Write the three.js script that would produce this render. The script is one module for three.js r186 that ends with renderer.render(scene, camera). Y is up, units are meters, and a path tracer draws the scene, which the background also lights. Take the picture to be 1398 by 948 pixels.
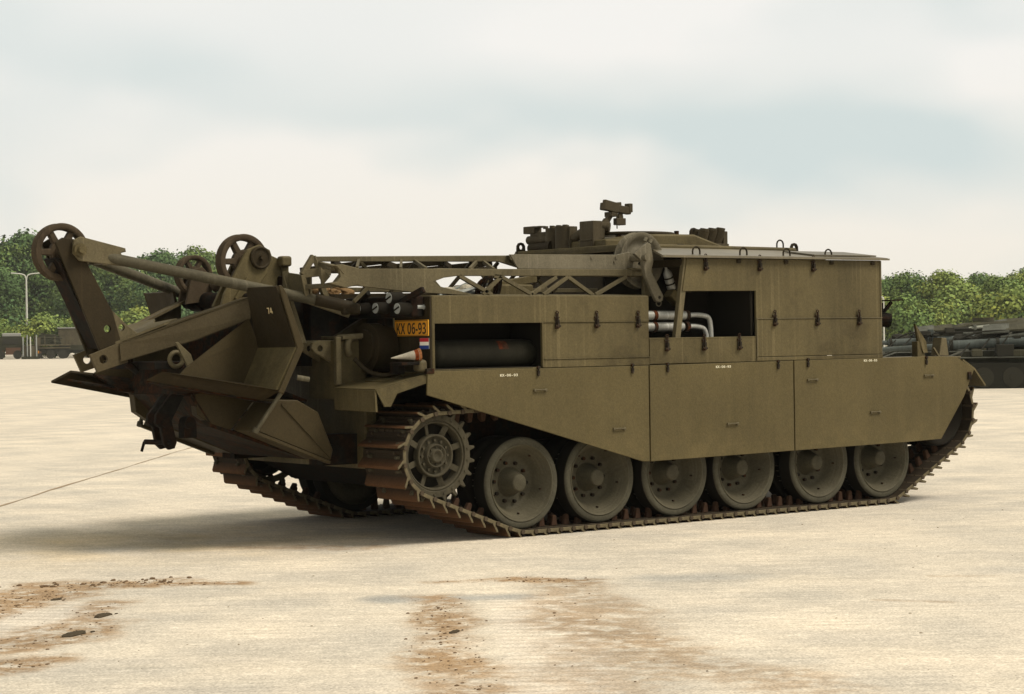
import * as THREE from 'three';
import { mergeGeometries } from 'three/addons/utils/BufferGeometryUtils.js';
import { RoundedBoxGeometry } from 'three/addons/geometries/RoundedBoxGeometry.js';

// ---------------------------------------------------------------- camera, sky, sun, exposure
const scene = new THREE.Scene();
const EYE = new THREE.Vector3(-10.7549, 1.7265, 15.517);
const RIGHT = new THREE.Vector3(0.79485, -0.0141, 0.60664), UP = new THREE.Vector3(0.01422, 0.99989, 0.00461), FWD = new THREE.Vector3(0.60664, -0.00496, -0.79496);
const camera = new THREE.PerspectiveCamera(19.33, 1024 / 694, 0.1, 6000);
camera.position.copy(EYE);
camera.quaternion.setFromRotationMatrix(new THREE.Matrix4().makeBasis(RIGHT, UP, FWD.clone().negate()));
scene.add(camera);

const SUN = new THREE.Vector3(0.46, 1, 0.62).normalize();

function mulberry(a) { return () => { a |= 0; a = a + 0x6D2B79F5 | 0; let t = Math.imul(a ^ a >>> 15, 1 | a); t = t + Math.imul(t ^ t >>> 7, 61 | t) ^ t; return ((t ^ t >>> 14) >>> 0) / 4294967296; }; }
const clamp = (x, a = 0, b = 1) => Math.min(b, Math.max(a, x));
const sstep = (a, b, x) => { const t = clamp((x - a) / (b - a)); return t * t * (3 - 2 * t); };
const lerp = (a, b, t) => a + (b - a) * t;
function hash3(x, y, z) { let h = Math.imul(x, 374761393) ^ Math.imul(y, 668265263) ^ Math.imul(z, 2147483647 - 1274126177); h = Math.imul(h ^ h >>> 13, 1274126177); return ((h ^ h >>> 16) >>> 0) / 4294967296; }
function vnoise(x, y, z) {
  const xi = Math.floor(x), yi = Math.floor(y), zi = Math.floor(z); let fx = x - xi, fy = y - yi, fz = z - zi;
  fx = fx * fx * (3 - 2 * fx); fy = fy * fy * (3 - 2 * fy); fz = fz * fz * (3 - 2 * fz);
  const h = (a, b, c) => hash3(xi + a, yi + b, zi + c);
  return lerp(lerp(lerp(h(0, 0, 0), h(1, 0, 0), fx), lerp(h(0, 1, 0), h(1, 1, 0), fx), fy), lerp(lerp(h(0, 0, 1), h(1, 0, 1), fx), lerp(h(0, 1, 1), h(1, 1, 1), fx), fy), fz);
}
function fbm3(x, y, z, o = 4) { let s = 0, a = 0.5, n = 0; for (let i = 0; i < o; i++) { s += a * vnoise(x, y, z); n += a; a *= 0.5; x = x * 2.03 + 17.1; y = y * 2.03 + 5.3; z = z * 2.03 + 9.7; } return s / n; }

{ // overcast sky: bright cream cloud, thin blue-grey layers, brighter overhead
  const W = 1536, H = 768, data = new Float32Array(W * H * 4);
  const yaw = Math.atan2(FWD.z, FWD.x);
  const blobs = [ // azimuth deg, elevation deg, half widths, weight (blue-grey cloud banks low in the sky)
    [-9.5, 7.6, 3.6, 1.0, 0.55], [-4.6, 6.2, 4.2, 1.0, 0.42], [1.5, 6.3, 4.0, 1.1, 0.55], [7.6, 5.2, 4.6, 1.25, 0.85], [3.6, 5.0, 2.2, 0.7, 0.5], [11.5, 4.6, 4.5, 1.3, 0.55], [-13.8, 4.0, 1.8, 2.4, 0.4], [13.6, 9.4, 2.2, 0.9, 0.4], [-14, 8.8, 2, 1.2, .3],
    [-2, -0.5, 9, 3.2, -0.75], [-5.5, 3.0, 7.0, 2.2, -0.7], [9, 0.8, 5, 1.4, -0.3], [3.6, 8.8, 3.6, 0.9, -0.6], [14, 7.2, 1.6, 0.9, -0.5], [11.5, 2.2, 5, 1.2, -0.35]];
  for (let j = 0; j < H; j++) {
    const el = ((j + 0.5) / H - 0.5) * Math.PI, ce = Math.cos(el), y = Math.sin(el);
    for (let i = 0; i < W; i++) {
      const az = ((i + 0.5) / W - 0.5) * 2 * Math.PI, x = ce * Math.cos(az), z = ce * Math.sin(az);
      let da = az - yaw; da = (Math.atan2(Math.sin(da), Math.cos(da))) * 180 / Math.PI; const de = el * 180 / Math.PI;
      const below = de < -3, n = below ? 0.5 : fbm3(x * 3.5, y * 9, z * 3.5, 4), n2 = below ? 0 : fbm3(x * 14 + 31, y * 34, z * 14, 3) - 0.5;
      let c = 0.24 + (n - 0.5) * 1.1 * sstep(0, 25, Math.abs(da) + Math.max(0, de - 8)) + n2 * 0.34;
      const wa = da + n2 * 5.5, we = de + n2 * 2.2;
      for (const b of blobs) c += b[4] * Math.exp(-(((wa - b[0]) / b[2]) ** 2 + ((we - b[1]) / b[3]) ** 2));
      c = clamp(c);
      const warm = sstep(9, 0.5, de) * 0.9 + 0.1;
      const cr = [0.92, lerp(0.91, 0.865, warm), lerp(0.88, 0.765, warm)], bg = [0.66, 0.735, 0.725];
      const sd = x * SUN.x + y * SUN.y + z * SUN.z, glow = Math.exp(-(1 - sd) / 0.16); // brighter cloud round the veiled sun
      const up = lerp(1, 0.38 + 0.34 * (0.5 + 0.5 * sd), sstep(8, 45, de)) + 0.9 * glow * sstep(9, 30, de);
      const k = (j * W + i) * 4;
      for (let q = 0; q < 3; q++) data[k + q] = lerp(cr[q], bg[q], c * lerp(1, 0.55, sstep(10, 70, de))) * up * [1, 0.94, 0.78][q] ** (sstep(8, 45, de));
      if (el < 0) { const d = sstep(0, -0.06, el); data[k] = lerp(data[k], 0.55, d); data[k + 1] = lerp(data[k + 1], 0.5, d); data[k + 2] = lerp(data[k + 2], 0.4, d); }
      data[k + 3] = 1;
    }
  }
  const sky = new THREE.DataTexture(data, W, H, THREE.RGBAFormat, THREE.FloatType);
  sky.mapping = THREE.EquirectangularReflectionMapping; sky.magFilter = THREE.LinearFilter; sky.minFilter = THREE.LinearFilter; sky.needsUpdate = true;
  scene.background = sky; scene.environment = sky;
}
const sun = new THREE.DirectionalLight(new THREE.Color(1, 0.915, 0.78), 3.35);
sun.position.copy(SUN).multiplyScalar(45).add(new THREE.Vector3(1, 0, 0)); sun.target.position.set(1, 0, 0); sun.castShadow = true; sun.shadow.radius = 42;
sun.shadow.mapSize.set(2048, 2048); Object.assign(sun.shadow.camera, { left: -12, right: 12, top: 12, bottom: -12, near: 1, far: 90 });
scene.add(sun, sun.target);
const renderer = new THREE.WebGLRenderer({ antialias: true });
renderer.toneMapping = THREE.LinearToneMapping; renderer.toneMappingExposure = 1;
renderer.shadowMap.enabled = true; renderer.shadowMap.type = THREE.PCFSoftShadowMap;

// ---------------------------------------------------------------- textures
function tileNoise(seed) { // periodic value noise
  return (x, y, px, py) => {
    const xi = Math.floor(x), yi = Math.floor(y); let fx = x - xi, fy = y - yi; fx = fx * fx * (3 - 2 * fx); fy = fy * fy * (3 - 2 * fy);
    const m = (a, p) => ((a % p) + p) % p, h = (a, b) => hash3(m(xi + a, px), m(yi + b, py), seed);
    return lerp(lerp(h(0, 0), h(1, 0), fx), lerp(h(0, 1), h(1, 1), fx), fy);
  };
}
function tileFbm(n, u, v, fx, fy, o) { let s = 0, a = 0.5, t = 0; for (let i = 0; i < o; i++) { s += a * n(u * fx + i * 0.37 * 0, v * fy, fx, fy); t += a; a *= 0.55; fx *= 2; fy *= 2; } return s / t; }
function tex(size, fn, srgb, rep = 1) {
  const d = new Uint8Array(size * size * 4);
  for (let j = 0; j < size; j++) for (let i = 0; i < size; i++) { const c = fn((i + 0.5) / size, (j + 0.5) / size), k = (j * size + i) * 4; d[k] = clamp(c[0]) * 255; d[k + 1] = clamp(c[1]) * 255; d[k + 2] = clamp(c[2]) * 255; d[k + 3] = 255; }
  const t = new THREE.DataTexture(d, size, size, THREE.RGBAFormat); t.wrapS = t.wrapT = THREE.RepeatWrapping; t.magFilter = THREE.LinearFilter; t.minFilter = THREE.LinearMipmapLinearFilter; t.generateMipmaps = true;
  if (srgb) t.colorSpace = THREE.SRGBColorSpace; t.repeat.set(rep, rep); t.needsUpdate = true; return t;
}
const nA = tileNoise(11), nB = tileNoise(23), nC = tileNoise(37);
const paintMap = tex(1024, (u, v) => { // 2.6 m tile: blotches, rain streaks, scuffs
  const bl = tileFbm(nA, u, v, 4, 4, 5), st = tileFbm(nB, u, v, 46, 2, 3), fine = nC(u * 256, v * 256, 256, 256), sp = nA(u * 170, v * 170, 170, 170);
  const s2 = tileFbm(nC, u, v, 90, 1, 2);
  let g = 0.80 + (bl - 0.5) * 0.26 + (st - 0.5) * 0.10 + (fine - 0.5) * 0.10;
  const streak = sstep(0.64, 0.8, s2) * sstep(0.35, 0.75, tileFbm(nA, u, v, 6, 3, 2)) * 0.10, scuff = sstep(0.93, 0.97, sp) * sstep(0.5, 0.7, bl) * 0.10;
  g += streak + scuff; const dk = sstep(0.60, 0.74, tileFbm(nB, u, v, 9, 9, 4)) * 0.07; g -= dk;
  return [g + dk * 0.06, g, g - 0.01 + streak * 0.15];
}, true, 1 / 2.6);
const skirtMap = tex(1024, (u, v) => { const bl = tileFbm(nB, u, v, 3, 3, 5), fine = nC(u * 300, v * 300, 300, 300), st = tileFbm(nA, u, v, 40, 3, 2), sp = nB(u * 150, v * 150, 150, 150); let g = 0.84 + (bl - 0.5) * 0.22 + (fine - 0.5) * 0.10 + (st - 0.5) * 0.05 + sstep(0.965, 0.99, sp) * 0.12; const y = v * 2.9, spl = sstep(0.95, 0.58, y) * sstep(0.42, 0.66, tileFbm(nC, u, v, 26, 30, 4)) * 0.05; g += spl; const scr = sstep(0.985, 0.995, tileFbm(nC, u, v, 12, 120, 1)) * 0.10; g += scr; return [g + spl * 0.10, g, g - 0.01]; }, true, 1 / 2.9);
const bumpMap = tex(512, (u, v) => { const a = tileFbm(nB, u, v, 3, 3, 3) * 0.7 + nC(u * 200, v * 200, 200, 200) * 0.12 + tileFbm(nA, u, v, 40, 40, 2) * 0.15; return [a, a, a]; }, false, 1 / 1.7);
const roughMap = tex(512, (u, v) => { const a = 0.72 + (tileFbm(nC, u, v, 6, 6, 5) - 0.5) * 0.4; return [1, a, 0]; }, false, 1 / 1.3);
const rustMap = tex(512, (u, v) => { const a = tileFbm(nA, u, v, 9, 9, 5), b = tileFbm(nB, u, v, 30, 30, 3), t = sstep(0.42, 0.62, a); const g = 0.62 + (b - 0.5) * 0.6; return [g * lerp(0.85, 1.15, t), g * lerp(0.9, 0.85, t), g * lerp(0.95, 0.62, t)]; }, true, 1 / 0.7);

const M = {};
function mat(name, rgb, rough, o = {}) { const m = new THREE.MeshPhysicalMaterial({ color: new THREE.Color().setRGB(...rgb), roughness: rough, specularIntensity: name === 'lidSheen' ? 1 : 0.3, side: THREE.DoubleSide, ...o }); m.name = name; M[name] = m; return m; }
const P = { map: paintMap, bumpMap, bumpScale: 0.006, roughnessMap: roughMap };
mat('olive', [0.134, 0.107, 0.052], 0.86, P);
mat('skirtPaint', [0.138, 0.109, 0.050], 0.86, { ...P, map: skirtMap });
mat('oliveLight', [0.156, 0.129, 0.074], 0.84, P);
mat('spadeShaded', [0.062, 0.046, 0.021], 0.84, { ...P, map: skirtMap });  // olive darkened so the colour holds the shade on the spade
mat('fitPaint', [0.094, 0.074, 0.044], 0.85, P);
mat('beamShaded', [0.100, 0.078, 0.043], 0.84, { ...P, map: skirtMap });  // olive darkened less than the spade, shade of the beams in the colour
mat('plateSunlit', [0.205, 0.180, 0.128], 0.7, P);  // olive lightened in colour for jib head faces turned to the sun
mat('oliveDark', [0.038, 0.027, 0.012], 0.9, P);  // olive darkened in colour to carry shade on rear-facing and underside plates
mat('dusty', [0.112, 0.099, 0.066], 0.92, P);
mat('brown', [0.055, 0.038, 0.022], 0.85, { map: rustMap, bumpMap, bumpScale: 0.004 });
mat('sheaveIron', [0.088, 0.064, 0.040], 0.72, { map: paintMap, metalness: 0.1, bumpMap, bumpScale: 0.004 });
mat('darkIron', [0.022, 0.017, 0.011], 0.85, { map: rustMap });
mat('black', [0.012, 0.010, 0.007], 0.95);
mat('sprocketIron', [0.088, 0.076, 0.050], 0.8, { map: paintMap, bumpMap, bumpScale: 0.003 });
mat('rubber', [0.100, 0.092, 0.066], 0.95, { map: paintMap, bumpMap, bumpScale: 0.003 });
mat('latchIron', [0.085, 0.057, 0.034], 0.75, { map: rustMap });
mat('lidSheen', [0.185, 0.155, 0.098], 0.42, { map: paintMap, bumpMap, bumpScale: 0.004 });  // lid olive lightened in colour for the sky sheen, with lower roughness
mat('silver', [0.56, 0.56, 0.53], 0.48, { metalness: 0.35, map: paintMap });
mat('galv', [0.42, 0.44, 0.43], 0.6, { metalness: 0.2, map: paintMap });
mat('link', [1, 1, 1], 0.85, { vertexColors: true, map: paintMap });
mat('canvas', [0.34, 0.30, 0.22], 0.95, { map: paintMap, bumpMap, bumpScale: 0.02 });
mat('orangeRust', [0.30, 0.12, 0.045], 0.85, { map: rustMap });
mat('lensGlass', [0.3, 0.3, 0.28], 0.2, { metalness: 0.4 });

// ---------------------------------------------------------------- geometry helpers (all in metres)
const V3 = (x, y, z) => new THREE.Vector3(x, y, z);
function clean(g) { if (g.index) g = g.toNonIndexed(); for (const k of Object.keys(g.attributes)) if (!['position', 'normal', 'uv', 'color'].includes(k)) g.deleteAttribute(k); if (!g.attributes.normal) g.computeVertexNormals(); g.clearGroups?.(); return g; }
function boxUV(g) {
  const p = g.attributes.position, n = p.count, uv = new Float32Array(n * 2), a = V3(), b = V3(), c = V3(), nn = V3();
  for (let i = 0; i < n; i += 3) {
    a.fromBufferAttribute(p, i); b.fromBufferAttribute(p, i + 1); c.fromBufferAttribute(p, i + 2);
    nn.crossVectors(b.clone().sub(a), c.clone().sub(a)); const ax = Math.abs(nn.x), ay = Math.abs(nn.y), az = Math.abs(nn.z);
    for (let k = 0; k < 3; k++) { const x = p.getX(i + k), y = p.getY(i + k), z = p.getZ(i + k); let u, v; if (az >= ax && az >= ay) { u = x; v = y; } else if (ax >= ay) { u = z + 0.37; v = y; } else { u = x; v = z; } uv[(i + k) * 2] = u; uv[(i + k) * 2 + 1] = v; }
  }
  g.setAttribute('uv', new THREE.BufferAttribute(uv, 2)); return g;
}
const box = (x0, x1, y0, y1, z0, z1, r = 0.006) => { const w = Math.abs(x1 - x0), h = Math.abs(y1 - y0), d = Math.abs(z1 - z0), rr = Math.min(r, w / 3, h / 3, d / 3); return clean(new RoundedBoxGeometry(w, h, d, 1, rr).translate((x0 + x1) / 2, (y0 + y1) / 2, (z0 + z1) / 2)); };
function prism(pts, z0, z1, holes = [], bev = 0.005) { // polygon in x, y drawn through z0..z1
  const s = new THREE.Shape(pts.map(p => new THREE.Vector2(p[0], p[1])));
  for (const h of holes) { const q = new THREE.Path(); q.absarc(h[0], h[1], h[2], 0, Math.PI * 2, true); s.holes.push(q); }
  const d = z1 - z0, b = Math.min(bev, d / 3);
  return clean(new THREE.ExtrudeGeometry(s, { depth: d - 2 * b, bevelEnabled: true, bevelThickness: b, bevelSize: b, bevelOffset: -b, bevelSegments: 1, curveSegments: 14 }).translate(0, 0, z0 + b));
}
function slab(pts, t) { // polygon with real corner points and thickness
  const v = pts.map(p => V3(...p)), n = V3(); for (let i = 1; i < v.length - 1; i++) n.add(V3().crossVectors(v[i].clone().sub(v[0]), v[i + 1].clone().sub(v[0]))); n.normalize().multiplyScalar(t / 2);
  const A = v.map(q => q.clone().add(n)), B = v.map(q => q.clone().sub(n)), o = []; const tri = (a, b, c) => { for (const q of [a, b, c]) o.push(q.x, q.y, q.z); };
  for (let i = 1; i < v.length - 1; i++) { tri(A[0], A[i], A[i + 1]); tri(B[0], B[i + 1], B[i]); }
  for (let i = 0; i < v.length; i++) { const j = (i + 1) % v.length; tri(A[i], B[i], B[j]); tri(A[i], B[j], A[j]); }
  const g = new THREE.BufferGeometry(); g.setAttribute('position', new THREE.Float32BufferAttribute(o, 3)); g.computeVertexNormals(); g.setAttribute('uv', new THREE.Float32BufferAttribute(new Float32Array(o.length / 3 * 2), 2)); return g;
}
function orient(g, p, q) { // local +z along p->q, local y kept up
  const a = V3(...p), b = V3(...q), d = b.clone().sub(a).normalize(), s = V3().crossVectors(Math.abs(d.y) > 0.99 ? V3(1, 0, 0) : V3(0, 1, 0), d).normalize(), u = V3().crossVectors(d, s);
  return g.applyMatrix4(new THREE.Matrix4().makeBasis(s, u, d).setPosition(a.add(b).multiplyScalar(0.5)));
}
const dist = (p, q) => V3(...p).distanceTo(V3(...q));
const bar = (p, q, w, h) => orient(clean(new RoundedBoxGeometry(w, h, dist(p, q), 1, Math.min(w, h) * 0.12)), p, q);
const tube = (p, q, r, r2 = r, n = 18) => orient(clean(new THREE.CylinderGeometry(r2, r, dist(p, q), n).rotateX(Math.PI / 2)), p, q);
function curve(pts, r, n = 24, cl = false) { return clean(new THREE.TubeGeometry(new THREE.CatmullRomCurve3(pts.map(p => V3(...p)), cl), n, r, 10, cl)); }
const latheZ = (prof, n = 40, x = 0, y = 0, z = 0) => clean(new THREE.LatheGeometry(prof.map(p => new THREE.Vector2(p[0], p[1])), n).rotateX(Math.PI / 2).translate(x, y, z));
const cylZ = (x, y, z0, z1, r, n = 20, r2 = r) => clean(new THREE.CylinderGeometry(r2, r, z1 - z0, n).rotateX(Math.PI / 2).translate(x, y, (z0 + z1) / 2));
const torus = (R, r, x, y, z, rot = [0, 0, 0], arc = Math.PI * 2) => clean(new THREE.TorusGeometry(R, r, 8, 20, arc).rotateX(rot[0]).rotateY(rot[1]).rotateZ(rot[2]).translate(x, y, z));
const flipZ = g => { g = g.clone().scale(1, 1, -1); const p = g.attributes; for (const k of Object.keys(p)) { const a = p[k], s = a.itemSize; for (let i = 0; i < a.count; i += 3) for (let c = 0; c < s; c++) { const t = a.array[(i + 1) * s + c]; a.array[(i + 1) * s + c] = a.array[(i + 2) * s + c]; a.array[(i + 2) * s + c] = t; } } return g; };

const used = {};
function numbered(n) { used[n] = (used[n] ?? -1) + 1; return used[n] ? `${n}_${String(used[n]).padStart(3, '0')}` : n; }
function mesh(name, geos, m, parent, raw) {
  geos = Array.isArray(geos) ? geos : [geos]; let g = geos.length > 1 ? mergeGeometries(geos.map(x => clean(x))) : clean(geos[0]); if (!raw) g = boxUV(g);
  const o = new THREE.Mesh(g, typeof m === 'string' ? M[m] : m); o.name = parent === scene ? numbered(name) : name; o.castShadow = o.receiveShadow = true; parent.add(o); return o;
}
function shared(name, g, m, parent, x = 0, y = 0, z = 0, rz = 0) { const stuff = name === 'bolt_ring'; const o = new THREE.Mesh(g, typeof m === 'string' ? M[m] : m); o.name = name; o.castShadow = o.receiveShadow = true; o.position.set(x, y, z); o.rotation.z = rz; if (stuff) o.userData.kind = 'stuff'; parent.add(o); return o; }
function group(name, parent) { const o = new THREE.Group(); o.name = parent === scene ? numbered(name) : name; parent.add(o); return o; }
function tag(o, label, category, grp) { o.userData = { label, category }; if (grp) o.userData.group = grp; return o; }
function textTex(w, h, draw) { const c = document.createElement('canvas'); c.width = w; c.height = h; const x = c.getContext('2d'); draw(x, w, h); const t = new THREE.CanvasTexture(c); t.colorSpace = THREE.SRGBColorSpace; return t; }

// ---------------------------------------------------------------- ground
const groundMap = tex(1024, (u, v) => {
  const a = tileFbm(nA, u, v, 5, 5, 5), f = nC(u * 300, v * 300, 300, 300), g = nB(u * 512, v * 512, 512, 512), gr = tileFbm(nB, u, v, 6, 90, 2), lt = sstep(0.62, 0.8, tileFbm(nC, u, v, 30, 60, 3));
  let k = 0.84 + (a - 0.5) * 0.20 + (f - 0.5) * 0.15 + (g - 0.5) * 0.14 + (gr - 0.5) * 0.08 + lt * 0.05;
  if (nA(u * 210, v * 210, 210, 210) > 0.965) k -= 0.16;
  return [k, k - (a - 0.5) * 0.02, k - (a - 0.5) * 0.05];
}, true, 1 / 3.4);
const groundBump = tex(512, (u, v) => { const k = nC(u * 240, v * 240, 240, 240) * 0.5 + tileFbm(nB, u, v, 5, 70, 2) * 0.5; return [k, k, k]; }, false, 1 / 1.9);
const seg = (x, z, ax, az, bx, bz) => { const dx = bx - ax, dz = bz - az, t = clamp(((x - ax) * dx + (z - az) * dz) / (dx * dx + dz * dz)); return [Math.hypot(x - ax - dx * t, z - az - dz * t), t, ((x - ax) * dz - (z - az) * dx) / Math.hypot(dx, dz)]; };
// brown mud smears, [from, to, half width, strength]
const MUD = [[-6.1, 3.35, -4.6, 2.12, 0.36, 1.0], [-5.7, 3.3, -4.7, 2.3, 0.22, 0.9], [-4.6, 2.08, -3.9, 2.42, 0.22, 1.0], [-4.3, 2.2, -3.5, 2.78, 0.13, 0.8], [-5.15, 3.75, -4.7, 3.15, 0.15, 0.6], [-6.1, 4.6, -5.2, 3.95, 0.28, 0.75], [-6.5, 5.25, -6.0, 5.1, 0.17, 0.75],
  [-2.45, 3.72, -1.85, 4.05, 0.12, 0.55], [-2.0, 4.0, -1.6, 4.42, 0.15, 0.8], [-1.95, 4.5, -2.9, 5.95, 0.30, 0.46], [-2.9, 5.95, -4.3, 7.9, 0.40, 0.36], [-2.95, 4.45, -3.6, 5.4, 0.18, 0.66], [-3.6, 5.4, -4.5, 6.75, 0.22, 0.72], [-4.5, 6.75, -5.2, 7.9, 0.22, 0.6], [-3.2, 6.5, -3.7, 8.6, 0.3, 0.42],
  [-2.3, 0.55, -1.5, 1.35, 0.18, 0.45], [-0.95, 6.5, -0.7, 6.9, 0.05, 0.3], [0.3, 5.9, 0.6, 6.2, 0.05, 0.25]];
const BLOTCH = [[-3.25, 4.35, -2.55, 4.75, 0.17, 0.42], [-1.2, 4.6, -0.7, 5.0, 0.16, 0.28], [-1.5, 8.9, -0.2, 9.6, 0.35, 0.2], [-3.0, -2.7, -2.2, -0.6, 0.35, 0.22], [-4.4, -0.8, -2.6, 0.0, 0.3, 0.22], [0.9, 6.0, 1.9, 6.9, 0.2, 0.14], [-0.3, 7.7, 0.6, 8.4, 0.25, 0.16]];  // soft darker patches on the concrete, same layout as MUD
// pale worn tread prints left by earlier vehicles, with cross ribs
const PRINT = [[-2.4, 4.75, -4.9, 8.3, 0.30, 0.13], [-4.75, 2.95, -6.6, 4.6, 0.34, 0.12], [1.0, 7.0, -0.8, 9.6, 0.5, 0.06]];
function groundTint(x, z) {
  const w = fbm3(x * 2.2, 3.1, z * 2.2, 4) - 0.5, f = fbm3(x * 11, 7.7, z * 11, 3), big = fbm3(x * 0.35, 1.2, z * 0.35, 4) - 0.5, gr = fbm3(x * 0.9 + z * 0.5, 4.4, (z - x * 0.75) * 4.5, 3) - 0.5;
  const mo = fbm3(x * 7, 2.2, z * 7, 3) - 0.5, mo2 = fbm3(x * 16 + z * 10, 6.6, (z - x * 0.75) * 30, 2); let r = 1 + big * 0.24 + w * 0.10 + gr * 0.06 + mo * 0.12 + (f - 0.5) * 0.10 + (fbm3(x * 6 + z * 4, 8.1, (z - x * 0.75) * 26, 2) - 0.5) * 0.08, g = r - big * 0.02, b = r - big * 0.05 - gr * 0.02;
  for (const p of PRINT) { const [d, t, s] = seg(x, z, ...p); const k = sstep(p[4] + 0.03, p[4] - 0.05, Math.abs(s) + w * 0.08) * (d < p[4] + 0.2 ? 1 : 0) * sstep(0, 0.08, t) * p[5]; const L = Math.hypot(p[2] - p[0], p[3] - p[1]); const rib = Math.pow(Math.abs(Math.sin(t * L / 0.14 * Math.PI)), 6); r += k * (1 - 1.7 * rib); g += k * (1 - 1.8 * rib); b += k * (1.15 - 2 * rib); }
  { const k = Math.exp(-(((x + 2.3) / 2.2) ** 2 + ((z + 0.4 - (x + 2.3) * 0.15) / 1.5) ** 2)) * clamp(0.55 + w * 1.6); r *= 1 - k * 0.05; g *= 1 - k * 0.17; b *= 1 - k * 0.40; }  // warm brown of the spade shadow, painted into the ground colour
  for (const p of BLOTCH) { const [d] = seg(x, z, ...p); const k = sstep(p[4] * 1.9, p[4] * 0.2, d + w * 0.35) * p[5]; r *= 1 - k * 0.9; g *= 1 - k * 0.78; b *= 1 - k * 0.6; }
  for (const p of MUD) { const [d] = seg(x, z, ...p); let k = sstep(p[4] * 1.55, p[4] * 0.35, d + w * p[4] * 2.2) * p[5]; k = clamp(k * 1.4) * clamp(0.55 + (f - 0.42) * 2.8 + (mo2 - 0.5) * 1.6); r = lerp(r, 0.57, k); g = lerp(g, 0.435, k); b = lerp(b, 0.31, k); }
  return [r, g, b];
}
{
  const axis = (a, b, s, far) => { const o = []; for (let t = a; t <= b + 1e-6; t += s) o.push(t); let st = s; let q = a; while (q > -far) { st *= 1.35; q -= st; o.unshift(q); } st = s; q = b; while (q < far) { st *= 1.35; q += st; o.push(q); } return o; };
  const X = axis(-7.0, 0.6, 0.021, 1600), Z = axis(0.6, 9.2, 0.021, 1600), nx = X.length, nz = Z.length;
  const pos = new Float32Array(nx * nz * 3), col = new Float32Array(nx * nz * 3), uv = new Float32Array(nx * nz * 2), nor = new Float32Array(nx * nz * 3), idx = [];
  const ca = Math.cos(0.92), sa = Math.sin(0.92);
  for (let j = 0; j < nz; j++) for (let i = 0; i < nx; i++) {
    const k = j * nx + i, x = X[i], z = Z[j]; pos.set([x, 0, z], k * 3); nor.set([0, 1, 0], k * 3); uv.set([x * ca + z * sa * 0, 0], k * 2); uv.set([x * 0.80 + z * 0.60, -x * 0.60 + z * 0.80], k * 2);
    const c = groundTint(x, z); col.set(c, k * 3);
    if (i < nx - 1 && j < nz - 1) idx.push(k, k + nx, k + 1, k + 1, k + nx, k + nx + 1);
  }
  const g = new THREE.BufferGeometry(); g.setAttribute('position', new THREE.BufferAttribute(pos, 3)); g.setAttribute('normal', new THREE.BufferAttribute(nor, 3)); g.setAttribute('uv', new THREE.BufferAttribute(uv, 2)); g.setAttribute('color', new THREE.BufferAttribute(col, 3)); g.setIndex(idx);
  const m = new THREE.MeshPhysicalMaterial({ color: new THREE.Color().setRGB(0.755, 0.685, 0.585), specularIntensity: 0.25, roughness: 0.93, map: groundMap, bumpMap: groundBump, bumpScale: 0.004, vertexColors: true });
  const o = new THREE.Mesh(g, m); o.name = 'concrete_ground'; o.receiveShadow = true; o.userData = { kind: 'structure', label: 'pale cream concrete yard with brown mud smears and faint tread prints' }; scene.add(o);
  // the open joint between two concrete lanes
  const rnd = mulberry(5), q = []; const A = [-3.0, -3.72], B = [9.5, -19.4]; const L = Math.hypot(B[0] - A[0], B[1] - A[1]), dx = (B[0] - A[0]) / L, dz = (B[1] - A[1]) / L; let wd = 0.01, off = 0; const N = 260, row = [];
  for (let i = 0; i <= N; i++) { const s = i / N * L; const w = 0.003 + 0.020 * Math.pow(fbm3(s * 1.1, 2, 9, 3), 2) * 2.2; off = (fbm3(s * 0.9, 5, 1, 3) - 0.5) * 0.12; row.push([A[0] + dx * s - dz * (off - w), A[1] + dz * s + dx * (off - w), A[0] + dx * s - dz * (off + w), A[1] + dz * s + dx * (off + w)]); }
  for (let i = 0; i < N; i++) { const a = row[i], b = row[i + 1], y = 0.004; q.push(a[0], y, a[1], b[0], y, b[1], b[2], y, b[3], a[0], y, a[1], b[2], y, b[3], a[2], y, a[3]); }
  const jg = new THREE.BufferGeometry(); jg.setAttribute('position', new THREE.Float32BufferAttribute(q, 3)); jg.computeVertexNormals();
  const jo = mesh('ground_joint', jg, new THREE.MeshStandardMaterial({ color: new THREE.Color().setRGB(0.26, 0.19, 0.12), roughness: 1, side: THREE.DoubleSide }), scene); jo.userData = { kind: 'structure', label: 'dark narrow joint between two lanes of concrete' };
}
function lump(r, seed, flat = 0.5) { const g = new THREE.IcosahedronGeometry(1, 1), p = g.attributes.position; for (let i = 0; i < p.count; i++) { const x = p.getX(i), y = p.getY(i), z = p.getZ(i), k = r * (0.6 + 0.8 * vnoise(x * 1.7 + seed, y * 1.7, z * 1.7 + seed * 2)); p.setXYZ(i, x * k * 1.2, Math.max(-0.2 * r, y * k * flat), z * k); } g.computeVertexNormals(); return clean(g); }
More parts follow.
